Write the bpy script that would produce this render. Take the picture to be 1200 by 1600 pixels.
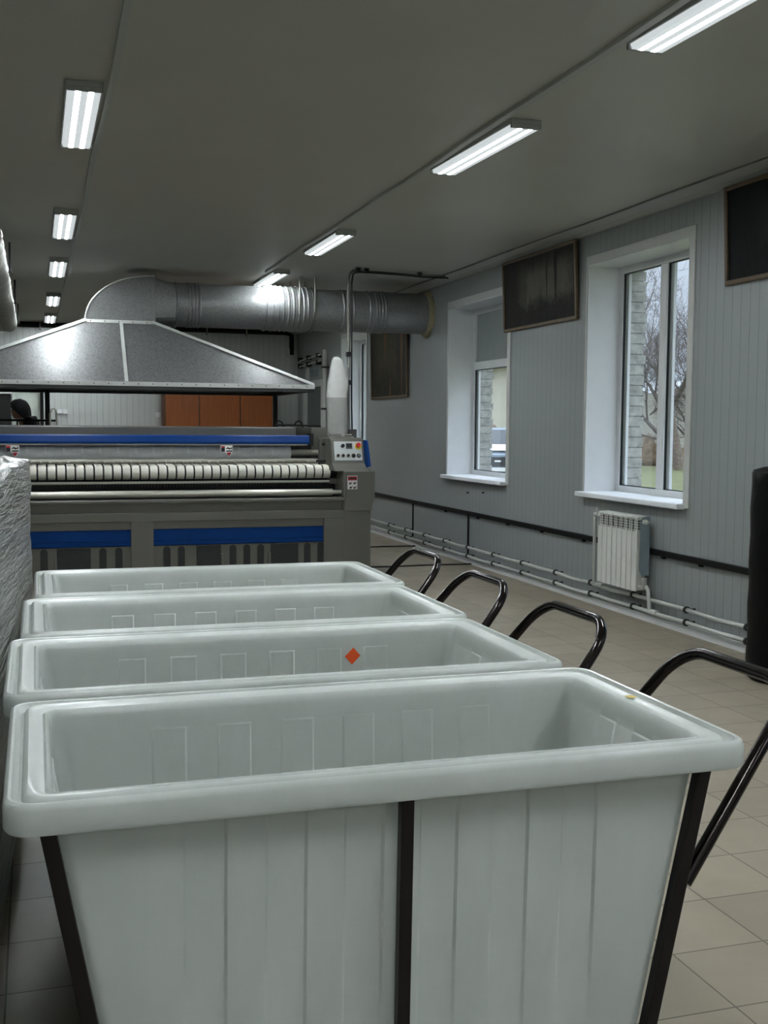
import bpy, math, random
from mathutils import Vector, Matrix, noise
random.seed(7)
S = bpy.context.scene
for _o in list(bpy.data.objects): bpy.data.objects.remove(_o)
COL = S.collection
PI = math.pi

# ------------------------------------------------------------------ camera
F_PX, CAM_H = 1750.0, 1.5
YAW, PITCH, ROLL = math.radians(17.3), math.radians(-4.41), math.radians(0.4)
fw = Vector((math.sin(YAW)*math.cos(PITCH), math.cos(YAW)*math.cos(PITCH), math.sin(PITCH)))
r0 = Vector((math.cos(YAW), -math.sin(YAW), 0)); u0 = r0.cross(fw)
rt = r0*math.cos(ROLL) + u0*math.sin(ROLL); up = rt.cross(fw)
cam_d = bpy.data.cameras.new('camera'); cam = bpy.data.objects.new('camera', cam_d); COL.objects.link(cam)
cam_d.sensor_fit = 'VERTICAL'; cam_d.sensor_height = 36.0; cam_d.lens = F_PX/1600*36.0
cam_d.clip_start = 0.02; cam_d.clip_end = 600
mw = Matrix((rt, up, -fw)).transposed().to_4x4(); mw.translation = Vector((0, 0, CAM_H))
cam.matrix_world = mw
S.camera = cam

# ------------------------------------------------------------------ exposure, sky, light levels
S.view_settings.view_transform = 'Standard'; S.view_settings.look = 'None'
S.view_settings.gamma = 1.0; S.view_settings.use_curve_mapping = False
S.view_settings.exposure = 0.0
SKY_LOW, SKY_HIGH = 0.70, 5.0        # overcast: zenith about three times the horizon
TUBE_GLOW, PANEL_GLOW = 350.0, 0.6    # lamp tubes seen through the diffuser, and between them
W = bpy.data.worlds.new('overcast_sky'); S.world = W; W.use_nodes = True
nt = W.node_tree; nt.nodes.clear()
tc = nt.nodes.new('ShaderNodeTexCoord'); sx = nt.nodes.new('ShaderNodeSeparateXYZ')
mr = nt.nodes.new('ShaderNodeMapRange'); mr.interpolation_type = 'SMOOTHSTEP'; mr.inputs[1].default_value = 0.0; mr.inputs[2].default_value = 1.0
mr.inputs[3].default_value = SKY_LOW; mr.inputs[4].default_value = SKY_HIGH
bg = nt.nodes.new('ShaderNodeBackground'); bg.inputs[0].default_value = (0.80, 0.92, 1.12, 1)
wo = nt.nodes.new('ShaderNodeOutputWorld')
nt.links.new(tc.outputs['Generated'], sx.inputs[0]); nt.links.new(sx.outputs['Z'], mr.inputs[0])
nt.links.new(mr.outputs[0], bg.inputs[1]); nt.links.new(bg.outputs[0], wo.inputs[0])
S.cycles.max_bounces = 10; S.cycles.diffuse_bounces = 6; S.cycles.transparent_max_bounces = 12
S.cycles.sample_clamp_indirect = 4.0; S.cycles.caustics_reflective = True; S.cycles.caustics_refractive = False

# ------------------------------------------------------------------ materials
def lin(c):
    c = c/255.0
    return c/12.92 if c <= 0.04045 else ((c+0.055)/1.055)**2.4
def C(r, g, b): return (lin(r), lin(g), lin(b), 1)
def pin(b, name, v):
    if name in b.inputs: b.inputs[name].default_value = v
class NB:
    """small node helper"""
    def __init__(s, name):
        s.m = bpy.data.materials.new(name); s.m.use_nodes = True; s.t = s.m.node_tree
        s.b = s.t.nodes['Principled BSDF']; s.out = s.t.nodes['Material Output']
    def n(s, kind, **kw):
        x = s.t.nodes.new('ShaderNode'+kind)
        for k, v in kw.items(): setattr(x, k, v)
        return x
    def l(s, a, b): s.t.links.new(a, b)
    def math(s, op, a, b=None, c=None):
        x = s.n('Math', operation=op)
        for i, v in enumerate((a, b, c)):
            if v is None: continue
            if isinstance(v, (int, float)): x.inputs[i].default_value = v
            else: s.l(v, x.inputs[i])
        return x.outputs[0]
    def obj(s): return s.n('TexCoord').outputs['Object']
    def noise(s, vec, scale, detail=3, rough=0.5, mapping=None):
        if mapping:
            if 'rot' in mapping:
                m0 = s.n('Mapping'); m0.inputs['Rotation'].default_value = mapping['rot']; s.l(vec, m0.inputs[0]); vec = m0.outputs[0]
            mp = s.n('Mapping'); mp.inputs['Scale'].default_value = mapping.get('scale', (1, 1, 1))
            s.l(vec, mp.inputs[0]); vec = mp.outputs[0]
        x = s.n('TexNoise'); x.inputs['Scale'].default_value = scale; x.inputs['Detail'].default_value = detail; x.inputs['Roughness'].default_value = rough
        s.l(vec, x.inputs['Vector']); return x
    def ramp(s, fac, stops):
        r = s.n('ValToRGB'); e = r.color_ramp.elements
        while len(e) < len(stops): e.new(0.5)
        for i, (p, c) in enumerate(stops): e[i].position = p; e[i].color = c
        s.l(fac, r.inputs[0]); return r.outputs[0]
    def mix(s, fac, a, b):
        x = s.n('Mix', data_type='RGBA')
        for i, v in ((0, fac), (6, a), (7, b)):
            if isinstance(v, (int, float, tuple)): x.inputs[i].default_value = v
            else: s.l(v, x.inputs[i])
        return x.outputs[2]
    def bump(s, h, strength=0.2, dist=0.01):
        b = s.n('Bump'); b.inputs['Strength'].default_value = strength; b.inputs['Distance'].default_value = dist
        s.l(h, b.inputs['Height']); s.l(b.outputs[0], s.b.inputs['Normal'])
def mat(name, col, rough=0.5, metal=0.0, var=0.08, scale=9.0, bump=0.0, spec=0.5, stretch=None):
    k = NB(name); pin(k.b, 'Roughness', rough); pin(k.b, 'Metallic', metal); pin(k.b, 'Specular IOR Level', spec)
    nz = k.noise(k.obj(), scale, 3, 0.55, {'scale': stretch} if stretch else None)
    lo = tuple(c*(1-var) for c in col[:3])+(1,); hi = tuple(min(1, c*(1+var)) for c in col[:3])+(1,)
    k.l(k.ramp(nz.outputs['Fac'], [(0.3, lo), (0.7, hi)]), k.b.inputs['Base Color'])
    if bump: k.bump(nz.outputs['Fac'], bump, 0.01)
    return k.m
def groove_mat(name, axis, col):
    k = NB(name); pin(k.b, 'Roughness', 0.42); pin(k.b, 'Specular IOR Level', 0.35)
    sp = k.n('SeparateXYZ'); k.l(k.obj(), sp.inputs[0])
    fr = k.math('FRACT', k.math('DIVIDE', sp.outputs[axis], 0.1))
    d = k.math('ABSOLUTE', k.math('SUBTRACT', fr, 0.5))
    g = k.math('SMOOTH_MIN', k.math('MULTIPLY', k.math('SUBTRACT', 0.5, d), 12.0), 1.0, 0.2)
    line = k.math('GREATER_THAN', d, 0.475)
    k.l(k.mix(line, col, tuple(c*0.6 for c in col[:3])+(1,)), k.b.inputs['Base Color'])
    k.bump(g, 0.35, 0.006); return k.m
def tile_mat():
    k = NB('floor_tiles'); pin(k.b, 'Specular IOR Level', 0.4)
    mp = k.n('Mapping'); mp.inputs['Location'].default_value = (-0.031, -0.161, 0); k.l(k.obj(), mp.inputs[0])
    b = k.n('TexBrick'); b.offset = 0.0; b.squash = 1.0
    b.inputs['Scale'].default_value = 1.0; b.inputs['Mortar Size'].default_value = 0.0028; b.inputs['Mortar Smooth'].default_value = 0.1
    b.inputs['Brick Width'].default_value = 0.302; b.inputs['Row Height'].default_value = 0.302; b.inputs['Bias'].default_value = 0.0
    b.inputs['Color1'].default_value = C(160, 149, 130); b.inputs['Color2'].default_value = C(147, 137, 120); b.inputs['Mortar'].default_value = C(70, 64, 58)
    k.l(mp.outputs[0], b.inputs['Vector'])
    nz = k.noise(k.obj(), 7, 5, 0.6); nz2 = k.noise(k.obj(), 1.3, 2)
    c = k.mix(k.math('MULTIPLY', nz.outputs['Fac'], 0.30), b.outputs['Color'], C(120, 110, 96))
    c = k.mix(k.math('MULTIPLY', nz2.outputs['Fac'], 0.25), c, C(172, 165, 152))
    k.l(c, k.b.inputs['Base Color'])
    k.l(k.math('ADD', k.math('MULTIPLY', nz.outputs['Fac'], 0.2), 0.33), k.b.inputs['Roughness'])
    k.bump(k.math('SUBTRACT', 1.0, b.outputs['Fac']), 0.4, 0.002); return k.m
def glass_mat():
    k = NB('window_glass'); t = k.n('BsdfTransparent'); g = k.n('BsdfGlossy'); g.inputs['Roughness'].default_value = 0.0
    t.inputs[0].default_value = (0.97, 0.985, 0.98, 1)
    f = k.n('LayerWeight'); f.inputs['Blend'].default_value = 0.5; mx = k.n('MixShader')
    k.l(k.math('ADD', k.math('MULTIPLY', k.math('POWER', f.outputs['Facing'], 4.0), 0.55), 0.05), mx.inputs[0]); k.l(t.outputs[0], mx.inputs[1]); k.l(g.outputs[0], mx.inputs[2]); k.l(mx.outputs[0], k.out.inputs[0]); return k.m
def lamp_mat():
    k = NB('lamp_diffuser'); pin(k.b, 'Base Color', (0.8, 0.82, 0.85, 1)); pin(k.b, 'Roughness', 0.4)
    sp = k.n('SeparateXYZ'); k.l(k.n('TexCoord').outputs['Generated'], sp.inputs[0])
    d = k.math('ABSOLUTE', k.math('SUBTRACT', k.math('ABSOLUTE', k.math('SUBTRACT', sp.outputs[0], 0.5)), 0.19))
    s_ = k.math('SUBTRACT', 1.0, k.math('MULTIPLY', d, 1/0.09)); s_ = k.math('MAXIMUM', s_, 0.0)
    tube = k.math('MULTIPLY', k.math('POWER', s_, 1.5), TUBE_GLOW)
    k.l(k.math('ADD', tube, PANEL_GLOW), k.b.inputs['Emission Strength']); pin(k.b, 'Emission Color', (0.90, 0.97, 1.0, 1)); return k.m
def cart_mat():
    k = NB('milky_polyethylene'); pin(k.b, 'Roughness', 0.26); pin(k.b, 'Specular IOR Level', 0.45)
    nz = k.noise(k.obj(), 5, 4, 0.6, {'scale': (1.5, 1.5, 0.5)})
    col = k.ramp(nz.outputs['Fac'], [(0.3, C(226, 231, 226)), (0.7, C(236, 240, 236))])
    k.l(col, k.b.inputs['Base Color'])
    fine = k.noise(k.obj(), 60, 2); k.bump(fine.outputs['Fac'], 0.08, 0.004)
    t = k.n('BsdfTranslucent'); t.inputs[0].default_value = (0.90, 0.93, 0.90, 1); mx = k.n('MixShader'); mx.inputs[0].default_value = 0.28
    k.l(k.b.outputs[0], mx.inputs[1]); k.l(t.outputs[0], mx.inputs[2]); k.l(mx.outputs[0], k.out.inputs[0]); return k.m
def galv_mat(name, col, rough, met):
    k = NB(name); pin(k.b, 'Metallic', met)
    v = k.n('TexVoronoi'); v.inputs['Scale'].default_value = 70; k.l(k.obj(), v.inputs['Vector'])
    k.l(k.mix(0.10, col, v.outputs['Color']), k.b.inputs['Base Color'])
    hs = k.n('HueSaturation'); hs.inputs['Saturation'].default_value = 0.12; hs.inputs['Value'].default_value = 1.0
    k.l(k.b.inputs['Base Color'].links[0].from_socket, hs.inputs['Color']); k.l(hs.outputs[0], k.b.inputs['Base Color'])
    nz = k.noise(k.obj(), 3, 3); k.l(k.math('ADD', k.math('MULTIPLY', nz.outputs['Fac'], 0.15), rough), k.b.inputs['Roughness'])
    return k.m
def film_mat():
    k = NB('stretch_film'); pin(k.b, 'Specular IOR Level', 0.9); pin(k.b, 'Coat Weight', 0.35); pin(k.b, 'Coat Roughness', 0.15); pin(k.b, 'Roughness', 0.32)
    hs = []
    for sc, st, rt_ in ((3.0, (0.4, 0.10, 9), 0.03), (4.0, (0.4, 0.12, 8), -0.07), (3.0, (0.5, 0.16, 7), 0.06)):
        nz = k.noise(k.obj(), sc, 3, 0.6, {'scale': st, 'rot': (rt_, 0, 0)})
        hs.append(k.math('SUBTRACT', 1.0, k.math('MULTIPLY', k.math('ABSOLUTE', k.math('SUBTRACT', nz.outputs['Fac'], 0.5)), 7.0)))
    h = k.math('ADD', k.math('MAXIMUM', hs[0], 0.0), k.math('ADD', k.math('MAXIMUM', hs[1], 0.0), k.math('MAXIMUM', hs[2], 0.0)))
    k.l(k.ramp(k.math('MULTIPLY', h, 0.4), [(0.0, C(82, 82, 78)), (0.8, C(172, 173, 168))]), k.b.inputs['Base Color'])  # wrinkle ridges coloured paler, hollows darker, to imitate glints on the film
    k.bump(h, 0.9, 0.014); return k.m
def paint_mat(name, dark, mid, light, trunk, hgt, y0, y1, trunks=8.0, thr=0.56):
    """generic woodland: dark ground and edges, a paler clearing, upright trunk strokes"""
    k = NB(name); pin(k.b, 'Roughness', 0.55); pin(k.b, 'Specular IOR Level', 0.12)
    sp = k.n('SeparateXYZ'); k.l(k.obj(), sp.inputs[0]); rng = lambda v, a, b: k.math('SMOOTH_MIN', k.math('MAXIMUM', k.math('MULTIPLY', k.math('SUBTRACT', v, a), 1/(b-a)), 0.0), 1.0, 0.1)
    w = k.noise(k.obj(), 6, 6, 0.75); f = k.noise(k.obj(), 22, 4, 0.7, {'scale': (1, 1.5, 0.7)})
    zz = k.math('ADD', sp.outputs[2], k.math('MULTIPLY', k.math('SUBTRACT', w.outputs['Fac'], 0.5), 0.5*hgt))
    yy = k.math('ADD', sp.outputs[1], k.math('MULTIPLY', k.math('SUBTRACT', f.outputs['Fac'], 0.5), 0.3))
    glade = k.math('MULTIPLY', k.math('MULTIPLY', rng(zz, hgt*0.25, hgt*0.42), rng(zz, hgt*0.95, hgt*0.70)), k.math('MULTIPLY', rng(yy, y0-0.15, y0+0.15), rng(yy, y1+0.15, y1-0.15)))
    base = k.ramp(f.outputs['Fac'], [(0.38, dark), (0.62, mid)])
    c = k.mix(k.math('MULTIPLY', glade, k.math('ADD', 0.35, k.math('MULTIPLY', w.outputs['Fac'], 0.9))), base, light)
    tn = k.noise(k.obj(), 1.0, 3, 0.6, {'scale': (1, trunks, 0.45)})
    c = k.mix(rng(tn.outputs['Fac'], thr, thr+0.05), c, trunk)
    k.l(c, k.b.inputs['Base Color']); return k.m
def brick_mat():
    k = NB('silicate_brick'); pin(k.b, 'Roughness', 0.9)
    nz = k.noise(k.obj(), 14, 5, 0.7); k.l(k.ramp(nz.outputs['Fac'], [(0.25, C(120, 120, 114)), (0.75, C(196, 194, 186))]), k.b.inputs['Base Color'])
    k.bump(nz.outputs['Fac'], 0.5, 0.02); return k.m

M = dict(
 ceiling=mat('ceiling_paint', C(204, 203, 194), 0.42, 0, 0.03, 1.2, 0.02, 0.5),
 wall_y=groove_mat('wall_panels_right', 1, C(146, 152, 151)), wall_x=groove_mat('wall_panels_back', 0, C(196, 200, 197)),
 floor=tile_mat(), glass=glass_mat(), lamp=lamp_mat(), cart=cart_mat(), film=film_mat(), brick=brick_mat(),
 sill=mat('sill_board', C(232, 234, 236), 0.65, 0, 0.02, 9, 0, 0.3), white=mat('white_plastic', C(226, 228, 228), 0.35, 0, 0.02), trim=mat('trim_paint', C(196, 198, 194), 0.45, 0, 0.03), lampframe=mat('lamp_housing', C(176, 178, 176), 0.5, 0, 0.03),
 frosted=mat('frosted_panel', C(138, 146, 144), 0.5, 0, 0.03), pvc=mat('pipe_plastic', C(190, 192, 186), 0.4, 0, 0.03),
 rad=mat('radiator_enamel', C(226, 226, 219), 0.35, 0, 0.03), fins=mat('radiator_fins', C(120, 120, 116), 0.5, 0, 0.15, 40), sheet=mat('radiator_end_sheet', C(130, 142, 150), 0.4, 0.2, 0.08),
 black=mat('black_plastic', C(22, 22, 23), 0.45, 0, 0.1), blackfilm=mat('black_film', C(7, 7, 8), 0.5, 0, 0.3, 12, 0.5, 0.15), rail=mat('black_rail', C(9, 9, 9), 0.6, 0, 0.1, 9, 0, 0.2),
 steel=mat('dark_bronze_steel', C(34, 30, 29), 0.4, 0.6, 0.15), tube=mat('blackened_chrome', C(50, 46, 45), 0.14, 0.95, 0.15, 30), rubber=mat('rubber', C(30, 30, 32), 0.7),
 galv=galv_mat('galvanised_sheet', C(94, 103, 108), 0.36, 0.38), duct=galv_mat('galvanised_duct', C(118, 134, 136), 0.34, 0.5), angle=mat('zinc_angle', C(206, 208, 204), 0.45, 0.25, 0.06), under=mat('hood_underside', C(60, 62, 62), 0.6, 0.3),
 grey=mat('machine_grey', C(92, 91, 85), 0.42, 0.1, 0.03, 3), grey2=mat('machine_grey_light', C(99, 98, 91), 0.42, 0.1, 0.03, 3), dgrey=mat('machine_dark_grey', C(70, 70, 67), 0.5, 0.1, 0.05), blue=mat('machine_blue', C(0, 50, 112), 0.5, 0.0, 0.04, 3, 0, 0.15),
 dark=mat('machine_inside', C(16, 16, 16), 0.6), mesh=mat('dark_mesh', C(42, 44, 45), 0.6, 0.2, 0.25, 60), chrome=mat('machine_steel', C(186, 184, 172), 0.32, 0.55, 0.08, 20, stretch=(1, 6, 6)), cloth=mat('roller_cloth', C(214, 216, 216), 0.8, 0, 0.06, 20), belt=mat('feed_belt', C(226, 222, 210), 0.75, 0, 0.06, 18),
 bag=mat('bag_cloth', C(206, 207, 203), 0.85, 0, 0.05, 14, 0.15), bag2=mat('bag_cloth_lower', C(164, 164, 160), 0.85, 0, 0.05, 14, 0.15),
 red=mat('red_plastic', C(196, 32, 40), 0.4), yellow=mat('yellow_plastic', C(222, 196, 30), 0.4), signwhite=mat('sign_white', C(228, 226, 224), 0.5, 0, 0.02), signred=mat('sign_red', C(168, 30, 46), 0.5), lcd=mat('display_glass', C(92, 100, 100), 0.2), panelw=mat('control_plate', C(206, 210, 210), 0.4, 0, 0.02),
 orange=mat('orange_sticker', C(232, 84, 20), 0.5, 0, 0.05), stain=mat('yellow_glue', C(196, 178, 96), 0.6, 0, 0.15, 60),
 frame=mat('gilt_wood', C(84, 68, 46), 0.45, 0, 0.2, 30), wood=mat('cabinet_veneer', C(150, 82, 32), 0.35, 0, 0.12, 5, stretch=(6, 6, 0.6)), woodedge=mat('cabinet_edge', C(84, 44, 20), 0.5),
 door=mat('door_leaf', C(92, 102, 102), 0.5, 0, 0.04), pale=mat('pale_green_door', C(196, 206, 196), 0.5, 0, 0.03), conduit=mat('grey_conduit', C(120, 120, 114), 0.5), cable=mat('black_cable', C(24, 24, 24), 0.5), sign=mat('wall_sign', C(110, 128, 132), 0.4),
 foil=mat('duct_insulation', C(150, 150, 142), 0.4, 0.4, 0.12, 8, 0.3), foam=mat('mounting_foam', C(150, 142, 112), 0.9, 0, 0.15, 40, 0.5),
 p_a=paint_mat('forest_canvas_brown', C(17, 17, 14), C(44, 42, 32), C(66, 62, 44), C(104, 74, 44), 1.06, -0.3, 0.55, 6.0, 0.58),
 p_b=paint_mat('forest_canvas_grey', C(15, 14, 12), C(36, 34, 29), C(92, 90, 80), C(22, 20, 17), 0.69, -0.70, 0.35, 9.0, 0.55),
 p_c=paint_mat('night_canvas', C(5, 6, 8), C(16, 18, 20), C(40, 42, 38), C(8, 9, 10), 0.66, -0.5, 0.2, 5.0, 0.55),
 skin=mat('skin', C(176, 128, 104), 0.5, 0, 0.05), jacket=mat('black_jacket', C(20, 20, 22), 0.8), hat=mat('black_hat', C(14, 13, 14), 0.9), scarf=mat('white_collar', C(200, 200, 196), 0.8),
 bark=mat('bark', C(112, 100, 88), 0.9, 0, 0.25, 12, 0.4), twig=mat('twigs', C(92, 84, 78), 0.9, 0, 0.2), grass=mat('grass', C(86, 88, 50), 0.95, 0, 0.25, 3, 0.4), leaves=mat('dry_leaves', C(98, 82, 62), 0.95, 0, 0.35, 8, 0.5),
 concrete=mat('fence_concrete', C(176, 172, 160), 0.9, 0, 0.1, 2), hill=mat('wooded_hill', C(92, 98, 98), 1.0, 0, 0.2, 0.15), plaster=mat('house_plaster', C(196, 190, 172), 0.9, 0, 0.06, 1), roofing=mat('grey_roof', C(150, 152, 154), 0.8, 0, 0.1, 1), carpaint=mat('car_paint', C(120, 132, 142), 0.25, 0.3, 0.03), carglass=mat('car_glass', C(30, 34, 38), 0.08))

# ------------------------------------------------------------------ mesh helpers
class MB:
    def __init__(s): s.v = []; s.f = []
    def add(s, vs, fs):
        o = len(s.v); s.v += [tuple(v) for v in vs]; s.f += [tuple(i+o for i in f) for f in fs]; return s
    def box(s, x0, x1, y0, y1, z0, z1):
        return s.add([(x0,y0,z0),(x1,y0,z0),(x1,y1,z0),(x0,y1,z0),(x0,y0,z1),(x1,y0,z1),(x1,y1,z1),(x0,y1,z1)],
                     [(0,3,2,1),(4,5,6,7),(0,1,5,4),(1,2,6,5),(2,3,7,6),(3,0,4,7)])
    def prism(s, poly, axis, a, b):
        """extrude a 2-D polygon along axis: 'x' takes (y,z), 'y' takes (x,z), 'z' takes (x,y)"""
        f3 = {'x': lambda p, t: (t, p[0], p[1]), 'y': lambda p, t: (p[0], t, p[1]), 'z': lambda p, t: (p[0], p[1], t)}[axis]
        n = len(poly); vs = [f3(p, a) for p in poly]+[f3(p, b) for p in poly]
        fs = [tuple(range(n))[::-1], tuple(range(n, 2*n))]+[(i, (i+1) % n, n+(i+1) % n, n+i) for i in range(n)]
        return s.add(vs, fs)
    def hexa(s, p): return s.add(p, [(0,3,2,1),(4,5,6,7),(0,1,5,4),(1,2,6,5),(2,3,7,6),(3,0,4,7)])
    def tube(s, pts, r, n=10, cap=True):
        pts = [Vector(p) for p in pts]; rs = r if isinstance(r, (list, tuple)) else [r]*len(pts)
        ref = None; rings = []
        for i, p in enumerate(pts):
            t = (pts[min(i+1, len(pts)-1)]-pts[max(i-1, 0)]).normalized()
            if ref is None: ref = t.orthogonal().normalized()
            ref = (ref-t*ref.dot(t))
            ref = ref.normalized() if ref.length > 1e-6 else t.orthogonal().normalized()
            b = t.cross(ref); rings.append([p+(ref*math.cos(2*PI*j/n)+b*math.sin(2*PI*j/n))*rs[i] for j in range(n)])
        vs = [v for rg in rings for v in rg]; fs = []
        for i in range(len(rings)-1):
            for j in range(n): fs.append((i*n+j, i*n+(j+1) % n, (i+1)*n+(j+1) % n, (i+1)*n+j))
        if cap: fs += [tuple(range(n))[::-1], tuple(range((len(rings)-1)*n, len(rings)*n))]
        return s.add(vs, fs)
    def bar(s, a, b, w, h=None, upv=(0, 0, 1)):
        a, b = Vector(a), Vector(b); t = (b-a).normalized(); h = h or w
        sd = t.cross(Vector(upv)); sd = sd.normalized() if sd.length > 1e-5 else t.orthogonal().normalized(); u = sd.cross(t)
        q = lambda p, i, j: p+sd*(i*w/2)+u*(j*h/2)
        return s.hexa([q(a,-1,-1), q(a,1,-1), q(b,1,-1), q(b,-1,-1), q(a,-1,1), q(a,1,1), q(b,1,1), q(b,-1,1)])
    def loft(s, rings, closed=True, cap0=False, cap1=False):
        n = len(rings[0]); vs = [v for rg in rings for v in rg]; fs = []
        for i in range(len(rings)-1):
            for j in range(n if closed else n-1): fs.append((i*n+j, i*n+(j+1) % n, (i+1)*n+(j+1) % n, (i+1)*n+j))
        if cap0: fs.append(tuple(range(n))[::-1])
        if cap1: fs.append(tuple(range((len(rings)-1)*n, len(rings)*n)))
        return s.add(vs, fs)
    def lathe(s, prof, c, axis='z', n=24, cap=True):
        """prof: (radius, position along axis) pairs around centre c"""
        fx = {'z': lambda r, h, a: (c[0]+r*math.cos(a), c[1]+r*math.sin(a), c[2]+h), 'x': lambda r, h, a: (c[0]+h, c[1]+r*math.cos(a), c[2]+r*math.sin(a)), 'y': lambda r, h, a: (c[0]+r*math.cos(a), c[1]+h, c[2]+r*math.sin(a))}[axis]
        return s.loft([[fx(r, h, 2*PI*j/n) for j in range(n)] for r, h in prof], True, cap, cap)
def rootpos(p):
    v = Vector((0, 0, 0))
    while p is not None: v += p.location; p = p.parent
    return v
def obj(name, mb, m, parent=None, bevel=0.0, smooth=None, seg=2):
    """mb is in world coordinates; the object is placed relative to its parent's base"""
    off = rootpos(parent)
    if parent is None and mb.v:
        xs, ys, zs = zip(*mb.v); off = Vector(((min(xs)+max(xs))/2, (min(ys)+max(ys))/2, min(zs)))
    me = bpy.data.meshes.new(name); me.from_pydata([Vector(v)-off for v in mb.v], [], mb.f); me.update()
    import bmesh
    bm = bmesh.new(); bm.from_mesh(me); bmesh.ops.recalc_face_normals(bm, faces=bm.faces); bm.to_mesh(me); bm.free()
    me.materials.append(m if not isinstance(m, str) else M[m])
    o = bpy.data.objects.new(name, me); COL.objects.link(o)
    if parent is None: o.location = off
    else: o.parent = parent
    if bevel:
        b = o.modifiers.new('bevel', 'BEVEL'); b.width = bevel; b.segments = seg; b.limit_method = 'ANGLE'; b.angle_limit = math.radians(40)
    if smooth is not None:
        for p in me.polygons: p.use_smooth = True
        me.set_sharp_from_angle(angle=math.radians(smooth))
    return o
def tag(o, label, cat, group=None):
    o['label'] = label; o['category'] = cat
    if group: o['group'] = group
    return o
def thing(name, label, cat, loc, group=None):
    o = bpy.data.objects.new(name, None); COL.objects.link(o); o.location = loc; o.empty_display_size = 0.1
    return tag(o, label, cat, group)
def struct(name, mb, m, parent=None, **kw):
    o = obj(name, mb, m, parent, **kw)
    if parent is None: o['kind'] = 'structure'
    return o
def sroot(name, loc):
    o = bpy.data.objects.new(name, None); COL.objects.link(o); o.location = loc; o['kind'] = 'structure'; return o
def dup(root, loc, label, rotz=0.0, group=None):
    r = root.copy(); COL.objects.link(r); r.location = loc; r.rotation_euler = (0, 0, rotz); r['label'] = label
    if group: r['group'] = group
    for ch in list(root.children):
        c = ch.copy(); COL.objects.link(c); c.parent = r
        for g in list(ch.children):
            d = g.copy(); COL.objects.link(d); d.parent = c
    return r
def cyl(mb, a, b, r, n=14): return mb.tube([a, b], r, n)

# ------------------------------------------------------------------ room shell
XW, XL, YB, YF, ZC = 4.56, -2.6, 19.95, -5.2, 3.2
struct('floor', MB().box(XL-0.1, XW+0.3, YF-0.1, YB+0.1, -0.1, 0), 'floor')
struct('ceiling', MB().box(XL-0.1, XW+0.3, YF-0.1, YB+0.1, ZC, ZC+0.1), 'ceiling')
OPEN = {'window_1': (7.21, 8.78, 0.93, 2.88), 'window_2': (10.48, 12.18, 0.93, 2.84), 'window_3': (15.55, 16.9, 0.93, 2.82), 'window_4': (3.82, 5.38, 0.93, 2.88), 'window_5': (0.42, 1.98, 0.93, 2.88), 'window_6': (-2.98, -1.42, 0.93, 2.88), 'door_1': (18.1, 19.4, 0.0, 2.2)}
def wall_with_holes(name, x0, x1, m, holes):
    ys = sorted({YF-0.1, YB+0.1, *[h[0] for h in holes], *[h[1] for h in holes]}); zs = sorted({0.0, ZC, *[h[2] for h in holes], *[h[3] for h in holes]})
    mb = MB()
    for a, b in zip(ys, ys[1:]):
        run = None
        for c, d in zip(zs, zs[1:]):
            if any(h[0] <= a and b <= h[1] and h[2] <= c and d <= h[3] for h in holes):
                if run: mb.box(x0, x1, a, b, *run); run = None
            else: run = (run[0], d) if run else (c, d)
        if run: mb.box(x0, x1, a, b, *run)
    return struct(name, mb, m)
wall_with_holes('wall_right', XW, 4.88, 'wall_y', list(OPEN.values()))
struct('wall_back', MB().box(XL-0.1, XW, YB, YB+0.1, 0, ZC), 'wall_x')
struct('wall_left', MB().box(XL-0.1, XL, YF, YB, 0, ZC), 'wall_y')
struct('wall_front', MB().box(XL-0.1, XW, YF-0.1, YF, 0, ZC), 'white')  # unseen wall, made white and set nearer to bounce light onto the carts
ext = wall_with_holes('wall_exterior', 4.94, 5.09, 'brick', [OPEN['window_%d' % i] for i in range(1, 7)])
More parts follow.
